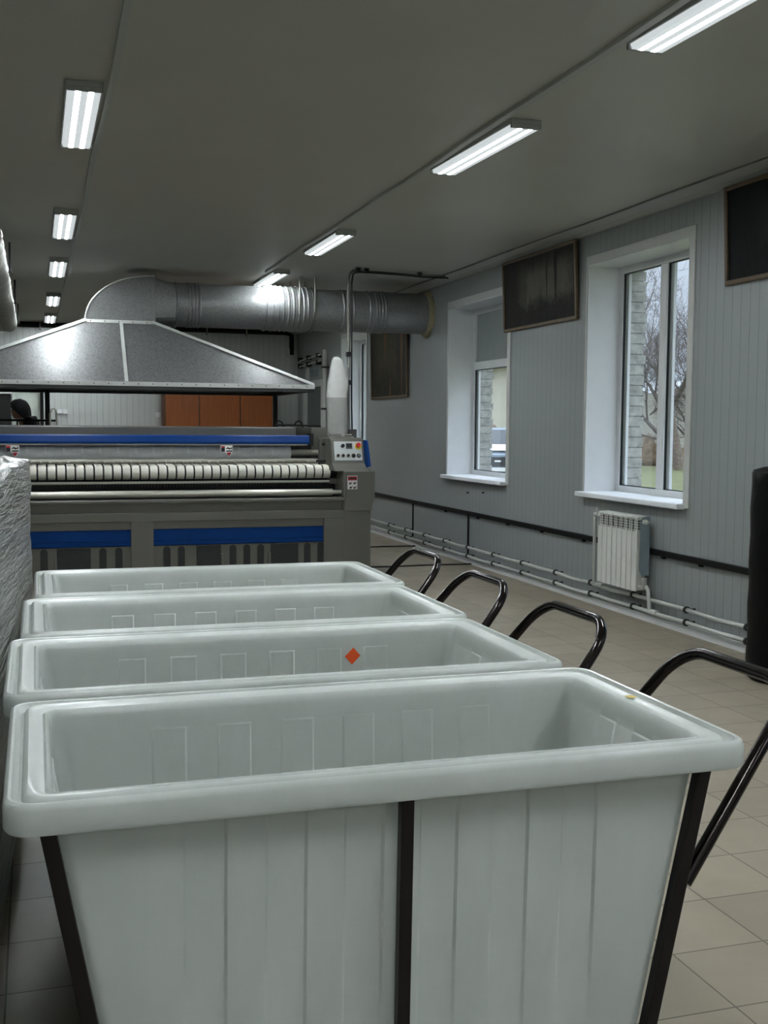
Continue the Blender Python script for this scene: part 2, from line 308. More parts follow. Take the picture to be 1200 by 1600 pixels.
# brick courses of the outer jambs, toothed towards the opening
for key in ('window_1', 'window_2', 'window_3'):
    y0, y1, z0, z1 = OPEN[key]; mb = MB(); z = z0-0.05; i = 0
    while z < z1:
        j = random.uniform(-0.006, 0.010)
        mb.box(4.945, 5.095+j+(0.012 if i % 2 else 0), y1-0.03, y1+0.2, z, min(z+0.079, z1)); mb.box(4.945, 5.08, y1-0.022, y1+0.2, z+0.079, min(z+0.09, z1))
        z += 0.09; i += 1
    struct('brick_jamb', mb, 'brick', ext)
def window(name, key, mull, transom=None):
    y0, y1, z0, z1 = OPEN[key]; r = sroot(name, (XW, (y0+y1)/2, z0)); fx0, fx1 = 4.855, 4.925; t = 0.065
    mb = MB(); mb.box(fx0, fx1, y0, y0+t, z0, z1).box(fx0, fx1, y1-t, y1, z0, z1).box(fx0, fx1, y0+t, y1-t, z0, z0+t).box(fx0, fx1, y0+t, y1-t, z1-t, z1)
    obj('window_frame', mb, 'white', r, 0.006)
    if mull: obj('mullion', MB().box(fx0-0.004, fx1, mull-0.05, mull+0.05, z0+t, z1-t), 'white', r, 0.006)
    if transom: obj('transom', MB().box(fx0, fx1, y0+t, y1-t, transom-0.045, transom+0.045), 'white', r, 0.006)
    edges = [(y0+t, mull-0.05), (mull+0.05, y1-t)] if mull else [(y0+t, y1-t)]
    tops = [(z0+t, transom-0.045, 'glass'), (transom+0.045, z1-t, 'frosted')] if transom else [(z0+t, z1-t, 'glass')]
    for a, b in edges:
        for c, d, m in tops:
            if m == 'glass':
                g = MB().box(fx0+0.030, fx0+0.034, a, b, c, d)
                obj('pane', g, 'glass', r)
                s = MB()
                for q0, q1 in ((a, a+0.008), (b-0.008, b)): s.box(fx0+0.012, fx0+0.028, q0, q1, c, d)
                s.box(fx0+0.012, fx0+0.028, a, b, c, c+0.008).box(fx0+0.012, fx0+0.028, a, b, d-0.008, d)
                obj('gasket', s, 'black', r)
                # white strips standing in for reflections along the far edge of the pane
                obj('sash_reflection', MB().box(fx0+0.036, fx0+0.060, b-0.045, b-0.02, c, d).box(fx0+0.036, fx0+0.060, b-0.018, b-0.002, c, d), 'white', r)
            else: obj('cover_panel', MB().box(fx0+0.03, fx0+0.05, a, b, c, d), 'frosted', r)
    mb = MB().box(XW-0.004, fx0, y1-0.008, y1, z0, z1).box(XW-0.004, fx0, y0, y0+0.008, z0, z1).box(XW-0.004, fx0, y0, y1, z1-0.008, z1)
    obj('reveal', mb, 'white', r)
    w = 0.075
    mb = MB().box(XW-0.012, XW, y0-w, y0, z0-0.02, z1+w).box(XW-0.012, XW, y1, y1+w*0.3, z0-0.02, z1+w).box(XW-0.012, XW, y0, y1, z1, z1+w)
    obj('casing', mb, 'trim', r, 0.004)
    obj('window_sill', MB().box(XW-0.075, fx0, y0-0.02, y1+0.045, z0-0.030, z0+0.012), 'sill', r, 0.008)
    obj('sill_outside', MB().box(fx1, 5.16, y0, y1, z0-0.02, z0+0.005), 'conduit', r)
    return r
window('window_1', 'window_1', 8.05)
window('window_2', 'window_2', 10.95, 2.19)
window('window_3', 'window_3', 16.1)
for i, m_ in ((4, 4.6), (5, 1.2), (6, -2.2)): window('window_%d' % i, 'window_%d' % i, m_)  # unseen windows continuing the row, added to light the carts
# door in the right wall near the far corner
y0, y1, z0, z1 = OPEN['door_1']; d1 = sroot('door_1', (XW, (y0+y1)/2, 0))
obj('door_leaf', MB().box(4.60, 4.65, y0+0.05, y1-0.05, 0.01, z1-0.05), 'door', d1)
obj('door_frame', MB().box(XW-0.02, 4.66, y0-0.08, y0+0.05, 0, z1+0.06).box(XW-0.02, 4.66, y1-0.05, y1+0.08, 0, z1+0.06).box(XW-0.02, 4.66, y0+0.05, y1-0.05, z1-0.05, z1+0.06), 'trim', d1)
# pale door and dark doorway in the back wall, left
d2 = sroot('door_2', (-0.12, YB, 0))
obj('door_leaf', MB().box(-0.30, 0.068, YB-0.04, YB-0.02, 0.02, 2.01), 'pale', d2, 0.004)
obj('door_frame', MB().box(-0.36, -0.30, YB-0.05, YB, 0, 2.09).box(0.068, 0.11, YB-0.05, YB, 0, 2.09).box(-0.30, 0.068, YB-0.05, YB, 2.01, 2.09), 'pale', d2)
d3 = sroot('door_3', (-0.85, YB, 0))
obj('doorway_dark_sheet', MB().box(-1.28, -0.38, YB-0.03, YB-0.01, 0.0, 1.99), 'dark', d3)  # black sheet standing in for the darkness of an open doorway
obj('door_frame', MB().box(-1.36, -1.28, YB-0.06, YB, 0, 2.05).box(-1.28, -0.36, YB-0.06, YB, 1.99, 2.05), 'white', d3)
struct('trim_1', MB().prism([(XW, 3.135), (XW-0.03, 3.14), (XW-0.05, 3.165), (XW-0.13, 3.185), (XW-0.14, ZC), (XW, ZC)], 'y', YF, YB), 'trim')
mb = MB()
for a, b in ((YF, 7.47), (7.475, 18.0)): mb.prism([(XW, 0), (XW-0.055, 0), (XW-0.055, 0.035), (XW-0.045, 0.055), (XW, 0.06)], 'y', a, b)
struct('baseboard_right', mb, 'white')
struct('baseboard_back', MB().box(XL, XW, YB-0.02, YB, 0, 0.07), 'trim')

# ------------------------------------------------------------------ ceiling lamps
def lamp(x, yc, label, first=[None], tilt=0.0):
    if first[0] is None:
        r = thing('ceiling_lamp', label, 'lamp', (x, yc, ZC), 'ceiling lamps')
        hw, hl = 0.092, 0.62
        mb = MB().box(x-hw, x+hw, yc-hl, yc+hl, ZC-0.028, ZC)
        obj('housing', mb, 'lampframe', r, 0.004)
        obj('end_cap', MB().box(x-hw, x+hw, yc+hl-0.022, yc+hl, ZC-0.05, ZC-0.028), 'lampframe', r, 0.003)
        obj('end_cap', MB().box(x-hw, x+hw, yc-hl, yc-hl+0.022, ZC-0.05, ZC-0.028), 'lampframe', r, 0.003)
        a, b = hw-0.008, hl-0.022
        obj('diffuser', MB().prism([(x-a, ZC-0.028), (x-a+0.008, ZC-0.05), (x+a-0.008, ZC-0.05), (x+a, ZC-0.028)], 'y', yc-b, yc+b), 'lamp', r)
        first[0] = r; return r
    return dup(first[0], (x, yc, ZC), label, tilt)
LX, RX = 0.265, 2.615
lamp(LX, 6.52, 'lit ceiling lamp with two tubes, largest of the row above the left side')
lamp(LX, 10.0, 'lit ceiling lamp in the left row, just past the largest one')
lamp(LX, 12.75, 'lit ceiling lamp, middle one of the five in the left row')
lamp(LX, 16.05, 'lit ceiling lamp in the left row, next to last before the back wall')
lamp(LX, 18.85, 'smallest lit ceiling lamp in the left row, close to the back wall')
lamp(LX, 3.1, 'lit ceiling lamp in the left row overhead, before the largest one in view')
lamp(RX, 3.9, 'lit ceiling lamp cut off by the top edge, nearest of the right row', tilt=0.03)
lamp(RX, 6.46, 'long lit right-row ceiling lamp, next after the one cut by the top edge', tilt=0.03)
lamp(RX, 10.18, 'lit ceiling lamp of the right row halfway to the round duct')
lamp(RX, 12.84, 'lit ceiling lamp right above the round metal duct')
lamp(RX, 16.2, 'lit ceiling lamp of the right row hidden behind the round duct')
lamp(RX, 0.4, 'lit ceiling lamp of the right row straight overhead')
lamp(LX, -0.5, 'lit ceiling lamp of the left row straight overhead')
lamp(LX, -3.8, 'added unseen ceiling lamp continuing the left row behind the viewer')  # this lamp and the next are unseen, added to brighten the cart fronts
lamp(RX, -3.2, 'added unseen ceiling lamp continuing the right row behind the viewer')
def wave_line(x, z, ya, yb, amp, n, seed, ax=0):
    rr = random.Random(seed); ph = rr.random()*6
    return [(x+amp*math.sin(ph+i*1.7)*rr.uniform(0.3, 1), ya+(yb-ya)*i/n, z) for i in range(n+1)]
def trunking(name, label, x, ya, yb, seed, w=0.034):
    pts = wave_line(x, ZC-0.011, ya, yb, 0.013, 22, seed); mb = MB()
    rings = [[(p[0]-w/2, p[1], ZC-0.001), (p[0]-w/2, p[1], ZC-0.02), (p[0]+w/2, p[1], ZC-0.02), (p[0]+w/2, p[1], ZC-0.001)] for p in pts]
    mb.loft(rings, True, True, True); return tag(obj(name, mb, 'trim'), label, 'cable trunking', 'ceiling cable trunking')
trunking('cable_trunking', 'thin cable trunking on the ceiling beside the left lamp row', 0.392, -1.0, 19.6, 3)
trunking('cable_trunking', 'thin wavy cable trunking on the ceiling along the right lamp row', 2.485, -1.0, 12.4, 5, 0.04)
# cables along the cornice of the right wall
tag(obj('cable', MB().tube([(XW-0.145+0.008*math.sin(i*1.3), 2+i*0.6, 3.192) for i in range(26)], 0.006, 6), 'conduit'), 'thin grey cable along the ceiling edge above the windows', 'cable')
# dark pipe under the ceiling on the back wall
r = thing('pipe', 'dark pipe with hooks under the ceiling along the back wall', 'pipe', (1.0, YB, 3.1))
obj('pipe_run', MB().tube([(-2.4, YB-0.06, 3.15), (4.3, YB-0.06, 3.15), (4.42, YB-0.12, 3.10), (4.42, YB-0.12, 2.75)], 0.045, 10), 'rail', r, smooth=50)
for i in range(9): obj('hook', MB().box(-2.0+i*0.7, -1.98+i*0.7, YB-0.12, YB-0.004, 3.07, 3.195), 'conduit', r)

# ------------------------------------------------------------------ laundry carts
HX, HY, ZR = 0.687, 0.350, 0.9
def ring(hx, hy, r, z, ribs=0.0, nl=13, ns=5, nc=6, cx=0, cy=0):
    """rounded rectangle; straight sides carry alternating raised panels of height ribs"""
    pts = []
    for (dx, dy, ln, hn, n, pitch) in ((1, 0, hx, hy, nl, 0.0715), (0, 1, hy, hx, ns, 0.075), (-1, 0, hx, hy, nl, 0.0715), (0, -1, hy, hx, ns, 0.075)):
        nx, ny = dy, -dx; L = ln-r
        for i in range(n):
            for e in (0.035, 0.965):
                t = (i+e-n/2)*pitch; o = hn+(ribs if i % 2 else 0.0)
                pts.append((cx+dx*t+nx*o, cy+dy*t+ny*o, z))
        for k in range(0, nc+1):
            a = PI/2*k/nc
            ccx, ccy = dx*L+nx*(hn-r), dy*L+ny*(hn-r)
            pts.append((cx+ccx+r*(nx*math.cos(a)+dx*math.sin(a)), cy+ccy+r*(ny*math.cos(a)+dy*math.sin(a)), z))
    return pts
CX, CY = 0.627, 2.160        # first cart centre
TX, TY, TT = 0.185, 0.035, 0.840       # taper of the long and short direction, height where the tub meets the rim
dzx = lambda z: 0.074+TX*(TT-z)
dzy = lambda z: 0.074+TY*(TT-z)
def tub_rings(cx, cy):
    R = []
    g = lambda d, z, ribs=0.0, rr=None: ring(HX-d, HY-d, rr if rr is not None else max(0.046-0.3*d, 0.022), z, ribs, cx=cx, cy=cy)
    w = lambda z, e=0.0, ribs=0.0: ring(HX-dzx(z)-e, HY-dzy(z)-e, 0.03, z, ribs, cx=cx, cy=cy)
    R += [w(0.26, 0.03), w(0.275), w(0.30), w(0.33, 0, -0.005), w(0.55, 0, -0.005), w(0.834, 0, -0.005), w(0.838), w(TT)]
    R += [g(0.020, 0.844), g(0.004, 0.846), g(0.0, 0.853), g(0.0, 0.887), g(0.003, 0.896), g(0.008, 0.8995), g(0.013, 0.898), g(0.017, 0.889), g(0.023, 0.885), g(0.029, 0.887), g(0.033, 0.896), g(0.039, 0.8995), g(0.056, 0.8965), g(0.066, 0.890), g(0.071, 0.894), g(0.076, 0.889), g(0.0795, 0.876), g(0.0805, 0.86)]
    R += [w(0.8405, 0.006), w(0.8375, 0.006, -0.0045), w(0.55, 0.006, -0.0045), w(0.34, 0.006, -0.0045), w(0.315, 0.008), w(0.30, 0.04)]
    return R
def build_cart(label):
    r = thing('laundry_cart', label, 'cart', (CX, CY, 0), 'laundry carts')
    obj('tub', MB().loft(tub_rings(CX, CY), True, True, True), 'cart', r, smooth=38)
    leg_pts = {}
    for sx_ in (-1, 1):
        for sy_ in (-1, 1):
            p = lambda z: (CX+sx_*(HX-dzx(z)+0.006), CY+sy_*(HY-dzy(z)+0.009), z)
            mb = MB().bar(p(0.843), p(0.19), 0.026, 0.026, (0, 1, 0)); obj('leg', mb, 'steel', r, 0.002); leg_pts[sx_, sy_] = p
    for sy_ in (-1, 1):
        p = lambda z: (CX, CY+sy_*(HY-dzy(z)+0.019), z)
        obj('middle_post', MB().bar(p(0.843), p(0.19), 0.024, 0.024, (0, 1, 0)), 'steel', r, 0.002)
    zb = 0.205; a = HX-dzx(zb)+0.011; b = HY-dzy(zb)+0.009; mb = MB()
    for sy_ in (-1, 1): mb.box(CX-a, CX+a, CY+sy_*b-0.014, CY+sy_*b+0.014, zb-0.02, zb+0.02)
    for q in (-1, 0, 1): mb.box(CX+q*a-0.014, CX+q*a+0.014, CY-b, CY+b, zb-0.02, zb+0.02)
    for q in (-0.5, 0.5): mb.box(CX+q*a-0.014, CX+q*a+0.014, CY-b, CY+b, zb+0.02, zb+0.055)
    obj('base_frame', mb, 'steel', r, 0.002)
    for sx_ in (-1, 1):
        for sy_ in (-1, 1):
            x, y = CX+sx_*(a-0.06), CY+sy_*(b-0.05)
            c = obj('caster', MB().box(x-0.035, x+0.035, y-0.03, y+0.03, 0.175, 0.186).box(x-0.022, x+0.022, y-0.024, y-0.020, 0.05, 0.176).box(x-0.022, x+0.022, y+0.020, y+0.024, 0.05, 0.176), 'chrome', r)
            obj('wheel', MB().lathe([(0.02, -0.018), (0.055, -0.018), (0.06, -0.010), (0.06, 0.010), (0.055, 0.018), (0.02, 0.018)], (x, y, 0.06), 'y', 22), 'rubber', c, smooth=40)
    # bent tube handle on the right end
    xl = HX-dzx(0.60)+0.020
    A = Vector((CX+xl, CY-0.277, 0.60)); Bc = Vector((CX+0.885, CY-0.212, 0.964)); Bf = Vector((CX+0.885, CY+0.212, 0.964)); E_ = Vector((CX+xl, CY+0.277, 0.60))
    rad = 0.095; pts = [A, A.lerp(Bc, 0.5)]
    def fillet(p0, p1, p2, n=8):
        u = (p0-p1).normalized(); v = (p2-p1).normalized(); c = p1+(u+v)*rad
        return [c-v*rad*math.cos(t)-u*rad*math.sin(t) for t in [PI/2*i/n for i in range(n+1)]]
    pts += fillet(A, Bc, Bf)+fillet(Bc, Bf, E_)+[E_.lerp(Bf, 0.5), E_]
    obj('handle', MB().tube(pts, 0.0145, 14), 'tube', r, smooth=60)
    return r
cart1 = build_cart('nearest white plastic laundry cart with dark steel legs, filling the foreground')
obj('glue_spot', MB().lathe([(0.010, 0.0), (0.013, 0.001), (0.008, 0.0025)], (CX+0.636, CY+0.03, 0.8985), 'z', 10), 'stain', cart1)['label'] = 'yellowish glue spot on the rim'
base_kids = [c for c in cart1.children if not c.name.startswith('glue_spot')]
def cart_copy(dx, dy, rz, label):
    r = cart1.copy(); COL.objects.link(r); r.location = (CX+dx, CY+dy, 0); r.rotation_euler = (0, 0, rz); r['label'] = label
    for ch in base_kids:
        c = ch.copy(); COL.objects.link(c); c.parent = r
        for g in list(ch.children):
            e = g.copy(); COL.objects.link(e); e.parent = c
    return r
cart2 = cart_copy(-0.018, 0.752, 0.0, 'second white laundry cart, with the orange square sticker inside')
cart_copy(0.010, 1.492, 0.0, 'third white laundry cart, between the one with the orange sticker and the farthest')
cart_copy(0.048, 2.250, 0.0, 'farthest white laundry cart, in front of the ironing machine')
# the sticker on the inner far side of the second cart
x_s, z_s, y_s = 0.893, 0.814, CY+0.752+HY-0.0865
st = MB().prism([(x_s+0.003, z_s+0.026), (x_s+0.025, z_s+0.001), (x_s-0.001, z_s-0.025), (x_s-0.023, z_s)], 'y', y_s-0.0015, y_s)
so = obj('sticker', st, 'orange', None); so.location -= cart2.location; so.parent = cart2; so['label'] = 'orange square sticker turned on its corner'

# ------------------------------------------------------------------ wrapped block beside the carts
FACE = lambda y: -0.240+0.0465*y
def film_block():
    ny, nz, nx = 90, 40, 24; ya, yb = 0.9, 4.92; zt = 1.372; rows = []
    def bump(p): return -0.006+0.009*noise.noise(Vector((p[0]*3, p[1]*2.2+p[2]*1.5, p[2]*9)))+0.006*noise.noise(Vector((p[0]*9, p[1]*7, p[2]*24)))
    path = []          # profile in (offset left of the face, z)
    for i in range(nz+1):
        z = 0.02+(zt-0.05)*i/nz; path.append((0.035*max(0, 0.25-z)/0.25, z, 1, 0))
    for k in range(1, 6):
        a = PI/2*k/5; path.append((0.05*(1-math.cos(a)), zt-0.03+0.03*math.sin(a), math.cos(a), math.sin(a)))
    for i in range(1, nx+1): path.append((0.05+0.95*i/nx, zt+0.008*math.sin(i*1.9), 0, 1))
    for i in range(0, 13): path.append((1.0, zt-0.01-(zt-0.03)*i/12, -1, 0))
    rings = []
    for j in range(ny+1):
        y = ya+(yb-ya)*j/ny; e = min(1, (j if j < ny/2 else ny-j)/2.0); e = 0.012*(1-e)
        rg = []
        for (o, z, nx_, nz_) in path:
            p = (FACE(y)-o, y, z); h = bump(p); tgt = 1-2*e
            rg.append((p[0]+nx_*(h-e), y, max(0.012, z+nz_*(h*1.5-e))))
        rings.append(rg)
    return MB().loft(rings, True, True, True)
tag(obj('wrapped_stack', film_block(), 'film', smooth=50), 'grey stack wrapped in wrinkled clear film, standing left of the carts', 'wrapped stack')

# ------------------------------------------------------------------ ironing machine
YM = 10.6
KX = lambda x, y: x*y/YM                 # keep a front-plane reading when a part lies deeper
KZ = lambda z, y: CAM_H-(CAM_H-z)*y/YM
XA, XB, XC = -1.31, 3.2, 0.943
mach = thing('ironing_machine', 'long grey and blue flatwork ironing machine with white feed belts, under the metal hood', 'machine', (XC, 11.7, 0))
def mp(name, mb, m, par=mach, bevel=0.0, smooth=None, label=None):
    o = obj(name, mb, m, par, bevel, smooth)
    if label: o['label'] = label
    return o
# base and front
mp('base_body', MB().box(XA+0.05, XB-0.31, 10.72, 12.9, 0.05, 0.60).box(XA+0.2, XB-0.3, 11.35, 13.2, 0.60, 1.2), 'dgrey')
mp('base_foot', MB().box(XA+0.1, XA+0.3, 10.75, 12.8, 0, 0.06).box(XB-0.3, XB-0.1, 10.75, 12.8, 0, 0.06).box(XC-0.1, XC+0.1, 10.75, 12.8, 0, 0.06), 'dark')
mp('front_beam', MB().box(-1.0, 2.90, YM, 10.72, 0.592, 0.672), 'grey2', bevel=0.004)
mp('lower_rail', MB().box(-1.0, 2.69, YM+0.012, 10.72, 0.517, 0.592), 'grey', bevel=0.003)
mp('table_fascia', MB().box(-1.0, 2.90, YM+0.035, 10.74, 0.672, 0.775), 'grey', bevel=0.003)
mp('table_edge', MB().prism([(YM, 0.765), (YM, 0.787), (YM+0.01, 0.792), (YM+0.09, 0.795), (YM+0.09, 0.765)], 'x', -1.0, 2.905), 'grey2')
for a, b in ((0.84, 1.045), (2.685, 2.905), (-1.02, -0.80)):
    mp('front_leg', MB().box(a, b, YM-0.004, 10.72, 0.0, 0.592), 'grey2', bevel=0.004)
for a, b in ((1.045, 2.685), (-0.80, 0.84)):
    mp('blue_panel', MB().box(a, b, YM+0.02, YM+0.06, 0.405, 0.517).prism([(YM+0.026, 0.36), (YM+0.016, 0.366), (YM+0.016, 0.402), (YM+0.03, 0.405), (YM+0.06, 0.405), (YM+0.06, 0.36)], 'x', a, b), 'blue', bevel=0.003)
    mp('kick_panel', MB().box(a, b, YM+0.035, YM+0.06, 0.06, 0.36), 'grey2')
    mp('blue_panel_strip', MB().box(a, b, YM+0.015, YM+0.035, 0.395, 0.403), 'blue')
PXX = lambda u: XC+(u-222.0)*0.006415       # front-plane x of a reading along the machine
def slot(u, w=0.066):
    x = PXX(u); h = w/2; n = 10
    poly = [(x-h, 0.10), (x+h, 0.10)]+[(x+h*math.cos(PI*k/n), 0.318+h*math.sin(PI*k/n)) for k in range(n+1)]
    mp('vent_slot', MB().prism(poly, 'y', YM+0.031, YM+0.036), 'mesh')
for u in (257.5, 278.5, 355, 376, 397, 469, 490, 60.5, 84.5, 166, 188.5): slot(u)
for u0, u1, side in ((301, 337, 1), (412, 455, -1), (102, 149, -1)):
    a, b = PXX(u0), PXX(u1)
    dr = mp('mesh_door', MB().box(a, b, YM+0.029, YM+0.036, 0.09, 0.35), 'mesh')
    hx = (b+0.012) if side > 0 else (a-0.012)
    obj('door_latch', MB().box(hx-0.012, hx+0.012, YM+0.012, YM+0.032, 0.12, 0.27), 'grey2', dr, 0.004)
# right end column
col = MB().prism([(10.6, 0.0), (10.6, 1.045), (10.66, 1.075), (12.6, 1.075), (12.6, 0.0)], 'x', 2.885, 3.165)
mp('end_column', col, 'grey2', bevel=0.006)
mp('column_head', MB().prism([(2.905, 0.80), (2.905, 1.05), (3.20, 1.05), (3.20, 0.80), (3.165, 0.66), (2.882, 0.66)], 'y', YM-0.02, 10.66), 'grey2', bevel=0.006)
mp('head_side', MB().box(2.905, 3.20, 10.66, 12.4, 0.80, 1.05), 'grey2', bevel=0.006)
mp('blue_side_panel', MB().box(3.165, 3.195, 10.75, 12.4, 0.08, 0.74), 'blue', bevel=0.004)
lab = mp('warning_label', MB().box(2.918, 3.018, YM-0.0235, YM-0.0195, 0.875, 1.008), 'signwhite')
obj('label_header', MB().box(2.922, 3.014, YM-0.0245, YM-0.0235, 0.962, 1.002), 'signred', lab)
obj('label_header_bar', MB().box(2.930, 3.006, YM-0.0255, YM-0.0245, 0.974, 0.990), 'black', lab)
g = MB()
for (a, b) in ((2.930, 0.930), (2.975, 0.932), (2.936, 0.890), (2.976, 0.888)):
    g.prism([(a, b), (a+0.012, b+0.012), (a+0.022, b+0.008), (a+0.030, b+0.018), (a+0.032, b+0.006), (a+0.020, b-0.004), (a+0.016, b-0.012)], 'y', YM-0.0245, YM-0.0235)
obj('pictogram', g, 'black', lab)
# sloping control console
def console(x, t, up_=0.0):
    """point on the console plane: t 0 bottom .. 1 top"""
    return Vector((x, 10.74+0.06*t-up_*0.95, 1.130+0.225*t+up_*0.28))
mp('console_body', MB().prism([(10.62, 1.05), (10.735, 1.125), (10.80, 1.36), (10.84, 1.375), (11.5, 1.375), (11.5, 1.05)], 'x', 2.80, 3.14), 'grey2', bevel=0.008)
def cq(mb, x0, x1, t0, t1, h0, h1):
    return mb.hexa([console(x0, t0, h0), console(x1, t0, h0), console(x1, t1, h0), console(x0, t1, h0), console(x0, t0, h1), console(x1, t0, h1), console(x1, t1, h1), console(x0, t1, h1)])
pl = mp('control_plate', cq(MB(), 2.832, 3.118, 0.10, 0.93, 0.0, 0.004), 'panelw')
def knob(x, t, r, m, h=0.022, name='knob', nm=None):
    a, b = console(x, t, 0.003), console(x, t, 0.003+h); o = obj(name, MB().tube([a, b], r, 16), m, pl, 0.002, 40)
    if nm: o['label'] = nm
for i, x in enumerate((2.868, 2.920, 2.972, 3.028, 3.082)):
    a, b = console(x, 0.30, 0.003), console(x, 0.30, 0.008); obj('bezel', MB().tube([a, b], 0.022, 16), 'chrome' if i < 3 else 'black', pl, smooth=40)
    knob(x, 0.30, 0.014, 'black' if i < 4 else 'conduit')
knob(2.920, 0.72, 0.018, 'black', 0.03, 'selector_switch')
obj('display', cq(MB(), 2.955, 3.020, 0.60, 0.85, 0.003, 0.008), 'lcd', pl)
obj('display_window', cq(MB(), 2.962, 3.013, 0.66, 0.82, 0.008, 0.0095), 'black', pl)
a, b = console(3.082, 0.72, 0.003), console(3.082, 0.72, 0.010); obj('stop_ring', MB().tube([a, b], 0.034, 20), 'yellow', pl, smooth=40)
knob(3.080, 0.75, 0.023, 'red', 0.035, 'stop_button', 'red mushroom stop button')
mp('blue_fin', MB().prism([(10.60, 1.10), (10.72, 1.345), (10.76, 1.355), (10.90, 1.355), (10.90, 1.05)], 'x', 3.142, 3.166), 'blue', bevel=0.003)
# rollers and feed belts
y = 10.70; zc = KZ(0.847, y)
mp('feed_roller', MB().lathe([(0.020, -1.0), (0.034, -1.0), (0.034, KX(2.77, y)), (0.020, KX(2.77, y))], (0, y, zc), 'x', 20), 'chrome', smooth=40)
mp('roller_shaft', MB().lathe([(0.022, KX(2.77, y)), (0.022, 2.90)], (0, y, zc), 'x', 14), 'chrome', smooth=40)
mp('trough', MB().box(-1.0, 2.9, 10.62, 10.95, 0.770, 0.785).box(-1.0, 2.89, 10.93, 10.96, 0.78, 1.02), 'dark')
mp('chain_guard', MB().box(-1.0, KX(2.74, 10.8), 10.80, 10.84, KZ(0.945, 10.8), KZ(0.965, 10.8)), 'chrome')
g = MB()
for i in range(118): g.box(-0.75+i*0.0295, -0.75+i*0.0295+0.012, 10.775, 10.80, KZ(0.915, 10.79), KZ(0.938, 10.79))
mp('chain', g, 'steel')
yb_, rb = 10.90, 0.066; zb_ = KZ(1.048, yb_)
mp('belt_roller', MB().lathe([(0.03, -1.0), (rb-0.012, -1.0), (rb-0.012, KX(2.74, yb_)), (0.03, KX(2.74, yb_))], (0, yb_, zb_), 'x', 20), 'dark', smooth=40)
mp('roller_bearing', MB().lathe([(0.045, KX(2.745, yb_)), (0.050, KX(2.80, yb_)), (0.05, KX(2.86, yb_)), (0.02, KX(2.86, yb_))], (0, yb_, zb_), 'x', 18), 'black', smooth=40)
mp('bearing_block', MB().box(KX(2.74, 10.85), 2.90, 10.84, 10.95, KZ(0.93, 10.9), KZ(0.985, 10.9)), 'grey', bevel=0.004)
def belt_mb(x0, w):
    n = 14; outer, inner = [], []
    for k in range(n+1):
        a = PI*0.5+PI*k/n
        outer.append((yb_+rb*math.cos(a), zb_+rb*math.sin(a))); inner.append((yb_+(rb-0.005)*math.cos(a), zb_+(rb-0.005)*math.sin(a)))
    outer = [(11.6, zb_+rb+0.03)]+outer+[(11.3, zb_-rb)]; inner = [(11.6, zb_+rb+0.025)]+inner+[(11.3, zb_-rb+0.005)]
    mb = MB(); n2 = len(outer)
    mb.loft([[(x0, *outer[i]), (x0+0.006, outer[i][0]-0.001, outer[i][1]), (x0+w, *outer[i]), (x0+w, *inner[i]), (x0, *inner[i])] for i in range(n2)], True, True, True); return mb
pitch = 0.0850; x_end = KX(2.735, yb_)
b0 = mp('feed_belt', belt_mb(x_end-0.069, 0.069), 'belt', smooth=45)
for i in range(1, 44):
    c = b0.copy(); COL.objects.link(c); c.parent = mach; c.location = b0.location+Vector((-pitch*i, 0, 0))
y = 11.02
mp('pressing_bar', MB().prism([(y, KZ(1.13, y)), (y-0.02, KZ(1.15, y)), (y-0.018, KZ(1.165, y)), (y, KZ(1.176, y)), (y+0.04, KZ(1.176, y)), (y+0.04, KZ(1.13, y))], 'x', -1.0, KX(2.62, y)), 'chrome', bevel=0.003)
g = MB()
for i in range(44): g.lathe([(0.001, -0.012), (0.010, -0.005), (0.010, 0.01)], (-0.7+i*0.083, y-0.018, KZ(1.146, y)), 'y', 8)
mp('bar_bolts', g, 'chrome')
mp('bar_clamp', MB().box(KX(2.60, y), KX(2.78, y), y-0.04, y+0.03, KZ(1.140, y), KZ(1.166, y)).box(KX(2.70, y), KX(2.75, y), y-0.05, y+0.05, KZ(1.12, y), KZ(1.20, y)), 'black', bevel=0.004)
yc_ = 11.26; zc_ = KZ(1.235, yc_); rc = 0.088
mp('padded_roller', MB().lathe([(0.05, -1.0), (rc, -1.0), (rc, KX(2.34, yc_)), (0.05, KX(2.34, yc_))], (0, yc_, zc_), 'x', 24), 'cloth', smooth=40)
mp('padded_roller_shaft', MB().lathe([(0.03, KX(2.34, yc_)), (0.03, 2.88)], (0, yc_, zc_), 'x', 14), 'chrome', smooth=40)
def guide_mb(x):
    pts = []
    for k in range(9):
        a = PI*0.56+PI*0.46*k/8; pts.append((x, yc_+(rc+0.008)*math.cos(a), zc_+(rc+0.008)*math.sin(a)))
    return MB().loft([[(p[0]-0.011, p[1], p[2]), (p[0]+0.011, p[1], p[2]), (p[0]+0.011, p[1]+0.003, p[2]), (p[0]-0.011, p[1]+0.003, p[2])] for p in pts], True, True, True)
gx = [0.94+0.169*(i) for i in range(-11, 9)]
gb = mp('guide_finger', guide_mb(gx[0]), 'white', smooth=40)
for x in gx[1:]:
    c = gb.copy(); COL.objects.link(c); c.parent = mach; c.location = gb.location+Vector((x-gx[0], 0, 0))
y = 11.12
mp('blue_beam', MB().prism([(y, KZ(1.316, y)), (y-0.006, KZ(1.335, y)), (y+0.02, KZ(1.39, y)), (y+0.05, KZ(1.40, y)), (y+0.16, KZ(1.40, y)), (y+0.16, KZ(1.316, y))], 'x', -1.1, KX(2.545, y)), 'blue', bevel=0.006)
mp('beam_lip', MB().box(-1.0, KX(2.52, y), y-0.006, y+0.02, KZ(1.303, y), KZ(1.316, y)), 'conduit')
